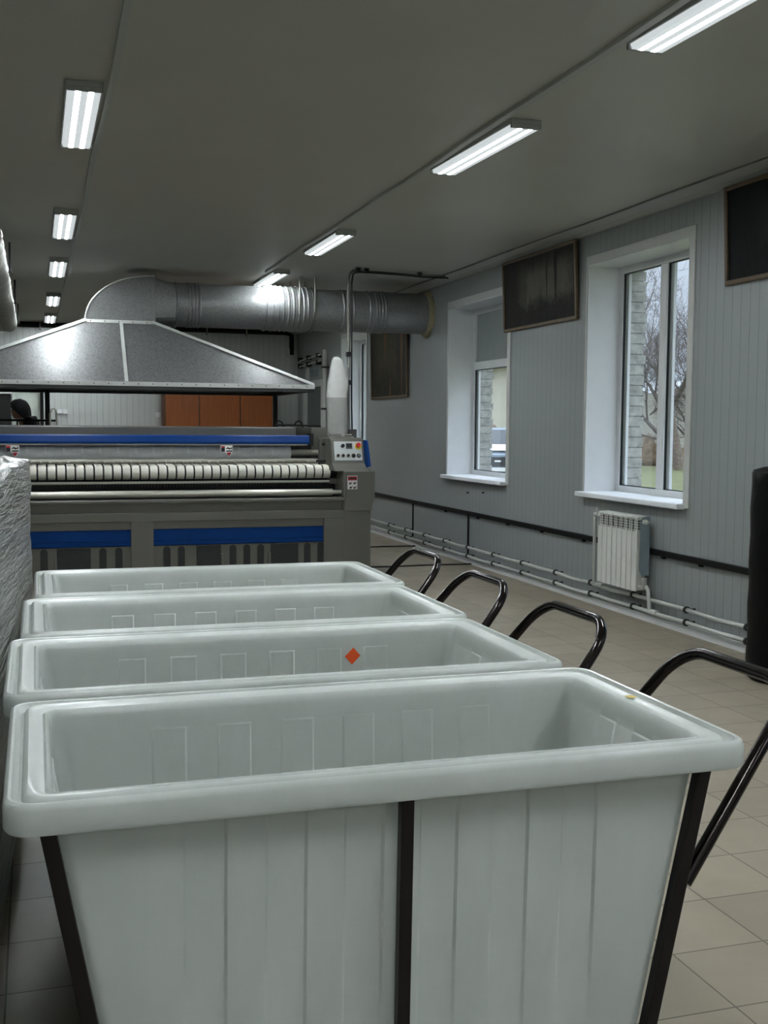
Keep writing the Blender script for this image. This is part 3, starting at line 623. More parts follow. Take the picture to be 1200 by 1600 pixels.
mp('top_cover', MB().prism([(11.25, KZ(1.385, 11.25)), (11.26, 1.468), (11.34, 1.478), (12.7, 1.478), (12.7, 1.2), (11.3, 1.2)], 'x', -1.2, KX(2.40, 11.3)), 'dgrey', bevel=0.006)
mp('beam_bracket', MB().box(KX(2.545, y), KX(2.58, y), y-0.01, y+0.14, KZ(1.30, y), KZ(1.42, y)), 'black', bevel=0.004)
# shield shaped warning signs hanging below the blue beam
def shield(u0):
    y = 11.105; s = 0.006415*y/YM; X = lambda u: KX(PXX(u0+u), y); Z = lambda v: KZ(1.314-0.00607*v, y)
    base = mp('warning_sign', MB().prism([(X(0), Z(2)), (X(18), Z(2)), (X(18), Z(12.5)), (X(12.5), Z(20.5)), (X(7), Z(12.5)), (X(7), Z(12.3)), (X(0), Z(12.3))], 'y', y-0.011, y-0.008), 'signwhite')
    f0, f1 = y-0.0125, y-0.011
    obj('black_field', MB().box(X(1.0), X(6.4), f0, f1, Z(11.6), Z(5.5)), 'black', base); obj('red_field', MB().box(X(1.0), X(6.4), f0, f1, Z(5.5), Z(2.8)), 'signred', base)
    obj('pictogram', MB().prism([(X(7.8), Z(7.8)), (X(8.6), Z(6.2)), (X(10.5), Z(4.8)), (X(12.5), Z(5.2)), (X(14.0), Z(6.4)), (X(16.2), Z(5.0)), (X(17.2), Z(4.4)), (X(16.6), Z(7.4)), (X(14.5), Z(7.6)), (X(12.6), Z(8.6)), (X(11.6), Z(7.0)), (X(9.6), Z(7.2))], 'y', f0, f1), 'black', base)
    obj('caption_bar', MB().box(X(8.4), X(17.2), f0, f1, Z(11.6), Z(9.7)), 'black', base)
    obj('red_triangle', MB().prism([(X(9.6), Z(13.2)), (X(12.5), Z(12.6)), (X(15.4), Z(13.2)), (X(15.6), Z(14.6)), (X(12.5), Z(18.6)), (X(9.4), Z(14.6))], 'y', f0, f1), 'signred', base)
shield(35.5); shield(336.0)
# right end gear above the console
mp('end_housing', MB().box(KX(2.555, 11.3), KX(2.72, 11.3), 11.3, 12.3, 1.08, 1.475), 'grey', bevel=0.006)
mp('end_plate', MB().prism([(2.74, 1.10), (2.74, 1.36), (2.90, 1.36), (2.97, 1.33), (2.97, 1.10)], 'y', 11.0, 11.06), 'grey', bevel=0.004)
for x, z in ((2.775, 1.31), (2.90, 1.30), (2.86, 1.235)): mp('bolt', MB().lathe([(0.002, -0.02), (0.016, -0.015), (0.018, 0.0), (0.016, 0.006)], (x, 10.99, z), 'y', 12), 'steel', smooth=40)
mp('bag_stand', MB().box(2.93, 3.20, 11.36, 11.5, 1.372, 1.385).box(2.95, 3.18, 11.37, 11.39, 1.395, 1.408).tube([(2.93, 11.36, 1.385), (2.90, 11.34, 1.43)], 0.008, 8).box(3.06, 3.10, 11.35, 11.39, 1.388, 1.412), 'chrome', bevel=0.002)
mp('control_box', MB().box(3.165, 3.25, 11.42, 11.62, 1.20, 1.46), 'dgrey', bevel=0.004)
# rear rail seen over the top
r_ = MB().tube([(-1.3, 12.75, 1.53), (0.22, 12.75, 1.53)], 0.012, 8)
for x in (-0.9, -0.5, -0.18, 0.04): r_.tube([(x, 12.75, 1.47), (x, 12.75, 1.53)], 0.009, 8)
mp('rear_rail', r_, 'steel')
mp('rear_lever', MB().tube([(0.16, 12.72, 1.47), (0.16, 12.72, 1.60), (0.18, 12.72, 1.655), (0.205, 12.72, 1.66), (0.225, 12.72, 1.63), (0.23, 12.72, 1.47)], 0.010, 8), 'chrome', smooth=60)
r_ = MB().tube([(2.55, 12.2, 1.50), (3.05, 12.2, 1.49)], 0.010, 8)
for x in (2.58, 2.80): r_.tube([(x-0.05, 12.2, 1.49), (x-0.03, 12.2, 1.53), (x, 12.2, 1.545), (x+0.03, 12.2, 1.53), (x+0.05, 12.2, 1.47)], 0.008, 8)
mp('hose', r_, 'steel')

# cloth bag standing on the machine's right end
bg_ = thing('cloth_bag', 'tall white cloth bag with a rounded top, standing on the right end of the machine', 'bag', (3.04, 11.44, 1.412))
BAGP = [(1.412, -0.108, 0.110), (1.50, -0.110, 0.110), (1.62, -0.114, 0.109), (1.79, -0.115, 0.108), (1.812, -0.116, 0.108), (1.87, -0.110, 0.116), (1.93, -0.105, 0.125), (1.995, -0.094, 0.116), (2.06, -0.082, 0.096), (2.13, -0.070, 0.070), (2.18, -0.060, 0.048), (2.205, -0.046, 0.028), (2.214, -0.030, 0.006)]
def bagpart(name, p, m):
    rings = []
    for z, l, r in p:
        c, h = (l+r)/2, (r-l)/2
        rings.append([(3.04+c+h*(1+0.025*math.sin(5*a-z*7))*math.cos(a), 11.44+h*0.62*(1+0.05*math.sin(4*a+z*6))*math.sin(a), z) for a in [2*PI*k/28 for k in range(28)]])
    return obj(name, MB().loft(rings, True, True, True), m, bg_, smooth=60)
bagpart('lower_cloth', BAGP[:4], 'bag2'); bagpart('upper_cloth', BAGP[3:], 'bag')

# ------------------------------------------------------------------ extractor hood and duct
X0, X1, Y0, Y1, ZH = -1.14, 2.92, 12.0, 13.86, 1.905
x0, x1, y0, y1, zh = 0.545, 1.25, 12.66, 13.20, 2.615
hood = thing('extractor_hood', 'wide sloping sheet metal extractor hood over the ironing machine', 'hood', (XC, 12.93, ZH))
xm0, xm1 = (X0+X1)/2+0.03, (x0+x1)/2+0.02
bl, tl = lambda x, t=0: Vector((x, Y0, ZH+0.03)), lambda x: Vector((x, y0, zh))
thk = Vector((0, 0.006, -0.0045))
obj('front_sheet', MB().hexa([bl(X0), bl(xm0), bl(xm0)+thk, bl(X0)+thk, tl(x0), tl(xm1), tl(xm1)+thk, tl(x0)+thk]), 'galv', hood)
obj('front_sheet', MB().hexa([bl(xm0), bl(X1), bl(X1)+thk, bl(xm0)+thk, tl(xm1), tl(x1), tl(x1)+thk, tl(xm1)+thk]), 'galv', hood)
def quad(name, p, m='galv', t=(0, 0, -0.005)):
    t = Vector(t); p = [Vector(q) for q in p]
    obj(name, MB().hexa([p[0], p[1], p[2], p[3], p[0]+t, p[1]+t, p[2]+t, p[3]+t]), m, hood)
z3 = ZH+0.03
quad('side_sheet', [(X1, Y0, z3), (X1, Y1, z3), (x1, y1, zh), (x1, y0, zh)]); quad('side_sheet', [(X0, Y0, z3), (X0, Y1, z3), (x0, y1, zh), (x0, y0, zh)])
quad('rear_sheet', [(X0, Y1, z3), (X1, Y1, z3), (x1, y1, zh), (x0, y1, zh)])
obj('rim', MB().box(X0-0.012, X1+0.012, Y0-0.012, Y0+0.004, ZH-0.012, ZH+0.034).box(X0-0.012, X1+0.012, Y1-0.004, Y1+0.012, ZH-0.012, ZH+0.034).box(X1-0.004, X1+0.012, Y0, Y1, ZH-0.012, ZH+0.034).box(X0-0.012, X0+0.004, Y0, Y1, ZH-0.012, ZH+0.034), 'angle', hood, 0.002)
obj('rim_frame', MB().box(X0, X1, Y0+0.004, Y0+0.05, ZH-0.045, ZH-0.012).box(X0, X1, Y1-0.05, Y1-0.004, ZH-0.045, ZH-0.012).box(X1-0.05, X1, Y0, Y1, ZH-0.045, ZH-0.012).box(X0, X0+0.05, Y0, Y1, ZH-0.045, ZH-0.012), 'under', hood)
ofs = Vector((0, -0.008, 0.006))
def strip(name, a, b, w=0.042): obj(name, MB().bar(Vector(a)+ofs, Vector(b)+ofs, w, 0.006, (0, -0.7, 0.7)), 'angle', hood)
strip('edge_strip', (X0, Y0, z3), (x0, y0, zh)); strip('edge_strip', (X1, Y0, z3), (x1, y0, zh)); strip('seam_strip', (xm0, Y0, z3), (xm1, y0, zh), 0.036); strip('top_strip', (x0-0.02, y0, zh-0.01), (x1+0.02, y0, zh-0.01), 0.05)
g = MB()
for i in range(27):
    x = X0+0.08+i*(X1-X0-0.16)/26; g.lathe([(0.001, -0.004), (0.006, -0.002), (0.006, 0.002)], (x, Y0-0.013, ZH+0.012), 'y', 8)
for i in range(5): g.lathe([(0.001, -0.004), (0.006, -0.002), (0.006, 0.002)], (x0+0.05+i*0.15, y0-0.016, zh-0.004), 'y', 8)
obj('rivets', g, 'steel', hood)
for x, y in ((X1-0.055, Y1-0.06), (0.145, Y1-0.06), (X0+0.06, Y1-0.06)): obj('post', MB().box(x-0.028, x+0.028, y-0.028, y+0.028, 0.0, ZH-0.02), 'steel', hood, 0.003)

dct = thing('air_duct', 'round galvanised air duct with elbow, running from the hood to the right wall', 'duct', (2.9, 12.93, 2.6))
poly = [(0.545, 2.625), (1.25, 2.625), (1.285, 2.64), (1.285, 3.125)]
n = 14
poly += [(1.285-0.74*math.sin(PI/2*k/n), 2.625+0.50*math.cos(PI/2*k/n)) for k in range(0, n)]
obj('elbow', MB().prism(poly, 'y', 12.67, 13.19), 'duct', dct, 0.003)
edge = [(p[0], 12.668, p[1]) for p in poly[3:]]+[(0.545, 12.668, 2.63)]
obj('elbow_seam', MB().tube(edge, 0.011, 8), 'angle', dct, smooth=60)
obj('elbow_seam', MB().bar((1.285, 12.663, 2.63), (1.285, 12.663, 3.12), 0.012, 0.016, (0, 1, 0)), 'duct', dct)
dc, dr_ = (12.93, 2.845), 0.246
def rect_pt(a):
    c, s_ = math.cos(a), math.sin(a); k = min(0.26/max(abs(c), 1e-6), 0.245/max(abs(s_), 1e-6)); return (12.93+c*k, 2.88+s_*k)
A_ = [2*PI*k/32+PI/32 for k in range(32)]
obj('transition', MB().loft([[(1.285, *rect_pt(a)) for a in A_], [(1.52, dc[0]+dr_*math.cos(a), dc[1]+dr_*math.sin(a)) for a in A_]], True, True, True), 'duct', dct, smooth=18)
def duct_section(name, xa, xb, r, beads, zc=dc[1]):
    prof = [(r, xa)]
    for b in sorted(beads): prof += [(r, b-0.014), (r+0.009, b-0.006), (r+0.009, b+0.006), (r, b+0.014)]
    prof.append((r, xb)); return obj(name, MB().lathe(prof, (0, dc[0], zc), 'x', 48), 'duct', dct, smooth=35)
duct_section('duct_section', 1.52, 2.52, dr_, [1.535, 1.67, 1.71, 1.75, 1.79])
duct_section('duct_section', 2.52, 3.06, dr_+0.008, [2.55, 2.63, 2.68, 2.74, 2.80, 2.86, 2.92, 2.98, 3.03])
duct_section('duct_section', 3.06, 3.74, dr_-0.004, [3.46, 3.50, 3.54, 3.58])
duct_section('duct_section', 3.74, 4.545, dr_-0.006, [3.78, 3.86, 3.89, 3.93, 3.97])
rr = random.Random(4); mb = MB(); prof = []
rings = []
for d_, q in ((4.50, 0.0), (4.515, 0.022), (4.54, 0.04), (4.558, 0.045)):
    rings.append([(d_, dc[0]+(dr_-0.01+q*rr.uniform(0.5, 1.3))*math.cos(a), dc[1]+(dr_-0.01+q*rr.uniform(0.5, 1.3))*math.sin(a)) for a in [2*PI*k/60 for k in range(60)]])
obj('foam_collar', mb.loft(rings, True, True, True), 'foam', dct, smooth=60)
for x, zt in ((2.92, ZC), (3.10, ZC)):
    hb = MB().tube([(x, 12.67, zt), (x, 12.67, 2.80)], 0.009, 8).tube([(x, 13.19, zt), (x, 13.19, 2.80)], 0.009, 8)
    hb.lathe([(dr_+0.010, -0.014), (dr_+0.014, -0.014), (dr_+0.014, 0.014), (dr_+0.010, 0.014)], (x, dc[0], dc[1]), 'x', 40)
    obj('hanger', hb, 'conduit', dct)
# conduit dropping from the ceiling to the machine
cd = thing('conduit', 'grey conduit with a black cable dropping from the ceiling to the machine', 'conduit', (3.28, 11.6, 1.3))
pts = [(3.215, 11.6, 1.375), (3.205, 11.6, 1.7), (3.20, 11.6, 2.9), (3.205, 11.62, 3.02), (3.235, 11.68, 3.11), (3.29, 11.75, 3.155), (3.38, 11.8, 3.165), (3.75, 11.86, 3.160), (4.1, 11.9, 3.158), (4.40, 11.9, 3.165)]
obj('conduit_run', MB().tube(pts, 0.017, 10), 'conduit', cd, smooth=60)
obj('cable', MB().tube([(p[0]+0.03, p[1]-0.02, p[2]-0.012+0.008*math.sin(i*2)) for i, p in enumerate(pts)], 0.010, 8), 'cable', cd, smooth=60)
for p in ((3.20, 11.6, 2.25), (3.202, 11.6, 1.95), (3.36, 11.79, 3.165), (3.46, 11.81, 3.165), (4.10, 11.9, 3.165)): obj('clip', MB().box(p[0]-0.022, p[0]+0.022, p[1]-0.025, p[1]+0.025, p[2]-0.02, p[2]+0.03), 'black', cd)
# insulated duct along the ceiling, far left
ld = thing('insulated_duct', 'foil wrapped duct hung under the ceiling at the left edge', 'duct', (-0.33, 14, 2.85))
prof = []; yy = 9.0; i = 0
while yy < 17.0: prof.append((0.108+0.012*math.sin(i*2.1)+0.006*rr.random(), yy)); yy += 0.16; i += 1
prof += [(0.11, 17.0), (0.112, 17.15), (0.10, 17.3), (0.06, 17.36)]
obj('duct_run', MB().lathe(prof, (-0.33, 0, 2.92), 'y', 20), 'foil', ld, smooth=60)
obj('branch', MB().lathe([(0.10, -1.6), (0.10, -0.36)], (0, 17.2, 2.92), 'x', 20), 'foil', ld, smooth=60)
for y in (11.3, 14.2, 17.0):
    obj('hanger', MB().tube([(-0.20, y, 3.2), (-0.20, y, 2.92)], 0.010, 8).tube([(-0.46, y, 3.2), (-0.46, y, 2.92)], 0.010, 8).box(-0.48, -0.18, y-0.015, y+0.015, 2.915, 2.935), 'black', ld)

# ------------------------------------------------------------------ right wall fittings
rl = thing('wall_rail', 'black rail running along the right wall below the windows', 'rail', (XW, 8, 0.52))
obj('rail_bar', MB().box(XW-0.032, XW, 1.5, 18.0, 0.522, 0.566), 'rail', rl, 0.003)
for y in (6.95, 7.45, 8.75, 9.6, 10.4, 11.2, 12.2): obj('rail_clip', MB().box(XW-0.02, XW, y-0.02, y+0.02, 0.505, 0.522), 'rail', rl)
for y, lb in ((13.39, 'thin black vertical strip below the rail, nearer the machine'), (11.49, 'thin black vertical strip below the rail, under the middle window')):
    tag(obj('vertical_strip', MB().box(XW-0.012, XW, y-0.014, y+0.014, 0.10, 0.522), 'rail'), lb, 'strip', 'black strips below the rail')
def pipe(z, label, seed):
    r = thing('heating_pipe', label, 'pipe', (4.485, 8, z), 'heating pipes')
    rr = random.Random(seed); ys = [14.147, 13.445, 12.733, 12.042, 11.32, 10.603, 9.887, 9.157, 8.481, 7.775, 7.017, 6.288]
    pts = [(4.485, 17.9, z), (4.485, 15, z)]
    for a, b in zip(ys, ys[1:]+[5.5]):
        pts += [(4.485, a, z), (4.485+rr.uniform(-.004, .004), (a+b)/2, z-0.012*rr.uniform(0.2, 1.2))]
    pts += [(4.485, 5.5, z), (4.485, 4.0, z), (4.485, 1.5, z)]
    obj('pipe_run', MB().tube(pts, 0.0155, 12), 'pvc', r, smooth=60)
    for y in ys: obj('pipe_clip', MB().lathe([(0.017, -0.010), (0.026, -0.010), (0.026, 0.010), (0.017, 0.010)], (4.485, y, z), 'y', 16).box(4.508, XW-0.002, y-0.004, y+0.004, z-0.008, z+0.008), 'black', r, smooth=40)
pipe(0.185, 'upper white heating pipe along the foot of the right wall', 1); pipe(0.092, 'lower white heating pipe along the foot of the right wall', 2)
rd = thing('radiator', 'white sectional radiator on the right wall under the nearest window', 'radiator', (4.46, 7.95, 0.2))
for i in range(8):
    y = 7.642+i*0.079; sct = MB()
    sct.box(4.405, 4.418, y-0.0335, y+0.0335, 0.235, 0.70)                       # flat front plate
    sct.box(4.418, 4.50, y-0.012, y+0.012, 0.24, 0.80)                         # web
    sct.prism([(4.405, 0.805), (4.42, 0.815), (4.50, 0.818), (4.50, 0.802), (4.41, 0.795)], 'y', y-0.034, y+0.034)
    sct.box(4.405, 4.412, y-0.037, y-0.031, 0.69, 0.81).box(4.405, 4.412, y-0.003, y+0.003, 0.69, 0.81)
    sc_ = obj('section', sct, 'rad', rd, 0.002)
    g = MB()
    for z in (0.715, 0.735, 0.755, 0.775): g.box(4.415, 4.49, y-0.033, y+0.033, z, z+0.010)
    obj('fins', g, 'fins', sc_)
    obj('header', MB().tube([(4.46, y-0.0395, 0.765), (4.46, y+0.0395, 0.765)], 0.018, 10).tube([(4.46, y-0.0395, 0.275), (4.46, y+0.0395, 0.275)], 0.018, 10), 'rad', sc_)
obj('end_sheet', MB().prism([(4.43, 0.40), (4.43, 0.77), (4.45, 0.815), (4.51, 0.82), (4.51, 0.36), (4.45, 0.36)], 'y', 7.590, 7.598), 'sheet', rd)
obj('air_vent', MB().tube([(4.46, 7.60, 0.775), (4.46, 7.56, 0.775)], 0.020, 10).tube([(4.46, 7.565, 0.775), (4.46, 7.53, 0.778)], 0.012, 8), 'pvc', rd)
obj('riser_pipe', MB().tube([(4.46, 8.22, 0.775), (4.46, 8.385, 0.775), (4.46, 8.39, 0.76), (4.465, 8.39, 0.20), (4.485, 8.39, 0.185)], 0.014, 10).tube([(4.46, 8.36, 0.77), (4.46, 8.36, 0.84)], 0.010, 8).tube([(4.46, 8.32, 0.775), (4.46, 8.38, 0.775)], 0.021, 10), 'pvc', rd, smooth=50)
obj('pipe_tee', MB().tube([(4.485, 8.43, 0.185), (4.485, 8.26, 0.185)], 0.023, 12), 'pvc', rd, smooth=50)
obj('return_pipe', MB().tube([(4.46, 7.61, 0.275), (4.46, 7.53, 0.275), (4.46, 7.515, 0.262), (4.475, 7.513, 0.12), (4.485, 7.512, 0.092)], 0.0155, 10), 'pvc', rd, smooth=50)
obj('valve', MB().tube([(4.46, 7.60, 0.275), (4.46, 7.55, 0.275)], 0.024, 12).tube([(4.46, 7.572, 0.28), (4.46, 7.572, 0.345)], 0.020, 12), 'pvc', rd, smooth=50)
obj('pipe_tee', MB().tube([(4.485, 7.55, 0.092), (4.485, 7.42, 0.092)], 0.023, 12), 'pvc', rd, smooth=50)
for (yy, zz), lb in (((11.50, 0.77), 'small dark screw in the wall under the middle window, the farther one'), ((11.06, 0.795), 'small dark screw in the wall under the middle window, the nearer one')):
    tag(obj('screw', MB().tube([(XW, yy, zz), (XW-0.025, yy, zz)], 0.008, 8), 'steel'), lb, 'screw', 'screws in the wall')
def painting(label, ya, yb, za, zb, m, lean=0.03):
    r = thing('painting', label, 'painting', (XW, (ya+yb)/2, za), 'paintings on the wall'); w, d = 0.032, 0.03
    q = lambda y, z, o: (XW-0.004-o-lean*(z-za)/(zb-za), y, z)
    def slab(y0, y1, z0, z1, o0, o1): return MB().hexa([q(y0, z0, o0), q(y1, z0, o0), q(y1, z1, o0), q(y0, z1, o0), q(y0, z0, o1), q(y1, z0, o1), q(y1, z1, o1), q(y0, z1, o1)])
    fr = MB()
    for a in ((ya, yb, za, za+w), (ya, yb, zb-w, zb), (ya, ya+w, za+w, zb-w), (yb-w, yb, za+w, zb-w)):
        s_ = slab(*a, 0, d); fr.add(s_.v, s_.f)
    obj('picture_frame', fr, 'frame', r, 0.006)
    obj('canvas', slab(ya+w, yb-w, za+w, zb-w, 0.004, d*0.5), m, r)
painting('upright dark brown painting on the right wall, partly behind the round duct', 13.60, 15.20, 1.865, 2.93, 'p_a', 0.02)
painting('wide dark painting in a thin gilt frame between the two nearer windows', 8.93, 10.53, 2.44, 3.13, 'p_b')
painting('nearly black painting in a gilt frame, cut off by the right edge', 5.45, 6.73, 2.47, 3.13, 'p_c')
blk = MB(); prof = [(0.17, 0.0), (0.195, 0.02)]+[(0.2+0.003*math.sin(i*1.7), 0.06+i*0.08) for i in range(15)]+[(0.199, 1.235), (0.19, 1.255), (0.13, 1.272), (0.02, 1.28)]
tag(obj('tall_drum', blk.lathe(prof, (4.235, 5.60, 0), 'z', 40), 'blackfilm', smooth=50), 'tall black film-covered drum on the floor at the right edge', 'drum')
# far right corner: pipes over the door, exit plate, vertical pipe
r = thing('pipe', 'pair of short white pipes with black clips above the far door', 'pipe', (4.5, 18.8, 2.5))
obj('pipe_run', MB().tube([(4.50, 18.0, 2.66), (4.50, 19.8, 2.62)], 0.016, 8).tube([(4.50, 18.0, 2.56), (4.50, 19.8, 2.52)], 0.016, 8), 'pvc', r, smooth=50)
for y in (18.2, 18.9, 19.55): obj('pipe_clip', MB().box(4.47, XW, y-0.02, y+0.02, 2.62, 2.69).box(4.47, XW, y-0.02, y+0.02, 2.50, 2.58), 'black', r)
r = thing('pipe', 'vertical white pipe with black clips beside the far door', 'pipe', (4.5, 17.75, 0))
obj('pipe_run', MB().tube([(4.50, 17.72, 0.0), (4.50, 17.72, 2.72)], 0.035, 10), 'pvc', r, smooth=50)
for z in (1.75, 2.42): obj('pipe_clip', MB().box(4.45, XW, 17.66, 17.78, z, z+0.03), 'black', r)
tag(obj('wall_sign', MB().box(XW-0.012, XW, 18.45, 19.0, 2.32, 2.44), 'sign'), 'small blue-grey plate on the wall above the far door', 'sign')
tag(obj('fan_guard', MB().lathe([(0.10, 0.0), (0.13, 0.0), (0.13, 0.03), (0.10, 0.03)], (XW-0.03, 19.1, 2.36), 'x', 24), 'trim', smooth=50), 'pale round ring on the wall above the far door', 'ring')
tag(obj('junction_box', MB().box(4.36, 4.50, YB-0.14, YB-0.02, 2.72, 2.86).tube([(4.43, YB-0.08, 2.40), (4.43, YB-0.08, 2.72)], 0.02, 8), 'trim', bevel=0.004), 'small box with a short pipe in the far right corner below the ceiling', 'box')

# ------------------------------------------------------------------ back of the room
cb = thing('wooden_cabinet', 'reddish brown wooden cabinet with three doors against the back wall', 'cabinet', (3.08, 19.7, 0))
obj('body', MB().box(2.12, 4.02, 19.45, YB-0.03, 0, 2.03), 'woodedge', cb)
for a, b in ((2.135, 2.70), (2.72, 3.41), (3.43, 4.005)):
    dr = obj('cabinet_door', MB().box(a, b, 19.425, 19.45, 0.06, 2.005), 'wood', cb, 0.004)
    obj('knob', MB().lathe([(0.012, 0.0), (0.016, -0.02), (0.004, -0.028)], (b-0.05, 19.425, 1.0), 'y', 12), 'steel', dr)
for xs_, z, lb in ((0.455, 1.70, 'white double socket on the back wall left of the cabinet, the farther from it'), (2.06, 1.66, 'white socket on the back wall right beside the wooden cabinet')):
    r = thing('wall_socket', lb, 'socket', (xs_, YB, z))
    for dx in ((-0.045, 0.045) if xs_ < 1 else (0.0,)):
        obj('socket_box', MB().box(xs_+dx-0.042, xs_+dx+0.042, YB-0.04, YB, z-0.04, z+0.045), 'white', r, 0.006)
        obj('trunking', MB().box(xs_+dx-0.018, xs_+dx+0.018, YB-0.02, YB, z+0.045, 3.08), 'trim', r)
tag(obj('curtain_pole', MB().tube([(0.12, 19.7, 0), (0.12, 19.7, 2.6)], 0.028, 8), 'steel', smooth=50), 'dark upright pole at the back beside the pale door', 'pole')
# person in a black hat behind the machine
P0 = Vector((-0.09, 14.2, 0))
per = thing('person', 'person in a black hat and black jacket, head bent to the left behind the machine', 'person', P0)
def skin_obj(name, pts, edges, radii, m, parent, root=0, lvl=1):
    me = bpy.data.meshes.new(name); me.from_pydata([Vector(p) for p in pts], edges, []); me.update()
    o = bpy.data.objects.new(name, me); COL.objects.link(o); o.parent = parent; me.materials.append(M[m])
    md = o.modifiers.new('skin', 'SKIN'); sv = me.skin_vertices
    if not sv:
        bpy.context.view_layer.update()
    for i, r in enumerate(radii): me.skin_vertices[0].data[i].radius = (r, r) if not isinstance(r, tuple) else r
    me.skin_vertices[0].data[root].use_root = True
    sb = o.modifiers.new('subdivision', 'SUBSURF'); sb.levels = lvl; sb.render_levels = 2
    return o
pts, ed, ra = [], [], []
def V(p, r, link=None):
    pts.append(p); ra.append(r)
    if link is not None: ed.append((link, len(pts)-1))
    return len(pts)-1
pel = V((0.06, 0, 0.95), 0.13); sp1 = V((0.05, 0, 1.15), 0.125, pel); sp2 = V((0.02, 0, 1.36), 0.14, sp1); nk = V((-0.02, 0, 1.50), 0.058, sp2); hd0 = V((-0.075, 0, 1.585), 0.062, nk); hd1 = V((-0.095, 0, 1.66), 0.088, hd0); hd2 = V((-0.085, 0, 1.73), 0.082, hd1)
for s_ in (-1, 1):
    sh = V((0.02, s_*0.19, 1.42), 0.062, sp2); el = V((-0.06, s_*0.25, 1.16), 0.045, sh); wr = V((-0.27, s_*0.20, 1.06), 0.028, el); pa = V((-0.34, s_*0.19, 1.04), (0.036, 0.018), wr)
    for k, (dy, ln) in enumerate(((-0.03, 0.068), (-0.01, 0.080), (0.012, 0.075), (0.032, 0.058))):
        f1 = V((-0.39, s_*0.19+dy, 1.03), 0.009, pa); V((-0.39-ln*0.7, s_*0.19+dy, 1.0), 0.008, f1)
    th = V((-0.34, s_*0.19-s_*0.045, 1.03), 0.010, pa); V((-0.375, s_*0.19-s_*0.06, 1.01), 0.009, th)
    hp = V((0.06, s_*0.095, 0.90), 0.095, pel); kn = V((0.04, s_*0.10, 0.50), 0.060, hp); an = V((0.07, s_*0.10, 0.09), 0.042, kn); V((-0.09, s_*0.11, 0.04), 0.036, an)
body = skin_obj('body', pts, ed, ra, 'skin', per)
obj('face', MB().lathe([(0.004, -0.075), (0.045, -0.068), (0.062, -0.03), (0.068, 0.01), (0.06, 0.05)], (P0.x-0.105, P0.y, 1.625), 'z', 16).hexa([(P0.x-0.165, P0.y-0.010, 1.612), (P0.x-0.165, P0.y+0.010, 1.612), (P0.x-0.160, P0.y+0.006, 1.66), (P0.x-0.160, P0.y-0.006, 1.66), (P0.x-0.192, P0.y-0.006, 1.612), (P0.x-0.192, P0.y+0.006, 1.612), (P0.x-0.168, P0.y+0.004, 1.662), (P0.x-0.168, P0.y-0.004, 1.662)]), 'skin', per, 0.004, 60)
obj('mouth', MB().box(P0.x-0.168, P0.x-0.158, P0.y-0.022, P0.y+0.022, 1.585, 1.594), 'signred', per, 0.003)
for s_ in (-1, 1): obj('eye', MB().lathe([(0.002, -0.010), (0.008, -0.006), (0.010, 0), (0.008, 0.006), (0.002, 0.010)], (P0.x-0.160, P0.y+s_*0.032, 1.655), 'z', 10), 'black', per)
pts, ed, ra = [], [], []
a = V((0.06, 0, 0.86), 0.155); b = V((0.055, 0, 1.15), 0.15, a); c = V((0.06, 0, 1.43), 0.155, b); d_ = V((0.03, 0, 1.57), 0.085, c)
for s_ in (-1, 1):
    sh = V((0.05, s_*0.16, 1.50), 0.095, c); el = V((-0.06, s_*0.255, 1.16), 0.062, sh); V((-0.25, s_*0.205, 1.065), 0.042, el)
skin_obj('jacket', pts, ed, ra, 'jacket', per)
pts, ed, ra = [], [], []
a = V((0.06, 0, 0.93), 0.145)
for s_ in (-1, 1):
    hp = V((0.06, s_*0.095, 0.88), 0.11, a); kn = V((0.04, s_*0.10, 0.50), 0.078, hp); V((0.07, s_*0.10, 0.10), 0.06, kn)
skin_obj('trousers', pts, ed, ra, 'jacket', per)
hat = MB(); rings = []
for i in range(11):
    t = i/10; z = 1.555+0.238*t
    rad_ = 0.112*math.sqrt(max(0.0, 1-(max(0, t-0.30)/0.70)**2))+0.002
    cut = -0.02+0.0*t; cx_ = P0.x-0.062-0.012*t
    rings.append([(cx_+rad_*1.05*math.cos(q), P0.y+rad_*0.88*math.sin(q), z+(0.115*max(0, -math.cos(q)+0.15)**0.9*(1-t)) ) for q in [2*PI*k/24 for k in range(24)]])
obj('hat', hat.loft(rings, True, False, True), 'hat', per, smooth=60)
obj('collar', MB().lathe([(0.062, -0.02), (0.075, 0.0), (0.066, 0.03)], (P0.x-0.055, P0.y, 1.535), 'z', 16), 'scarf', per, smooth=60)
obj('shoe', MB().box(P0.x-0.16, P0.x+0.11, P0.y-0.16, P0.y-0.05, 0, 0.10), 'black', per, 0.03); obj('shoe', MB().box(P0.x-0.16, P0.x+0.11, P0.y+0.05, P0.y+0.16, 0, 0.10), 'black', per, 0.03)
# cables lying on the floor between machine and wall
for y, lb in ((11.27, 'thin black cable across the floor from machine to wall, the nearer one'), (13.15, 'thin black cable across the floor from machine to wall, the farther one')):
    tag(obj('floor_cable', MB().tube([(3.1+i*0.16, y+0.012*math.sin(i*1.4), 0.008) for i in range(10)], 0.009, 8), 'cable'), lb, 'cable', 'cables on the floor')

# ------------------------------------------------------------------ outside the windows
ZG = -0.2
def terrain():
    mb = MB(); n = 40; rows = []
    for j in range(n+1):
        y = -20+j*4.5; rows.append([(5.10+i*3.4 if i else 5.10, y, ZG+0.06*noise.noise(Vector((i*0.5, j*0.5, 0)))*min(i, 3)) for i in range(40)])
    return mb.loft(rows, False)
gr = struct('ground', terrain(), 'grass', smooth=60)
D = lambda u, v, dist: Vector((0, 0, CAM_H))+(fw+rt*((u-600)/F_PX)-up*((v-800)/F_PX))*dist
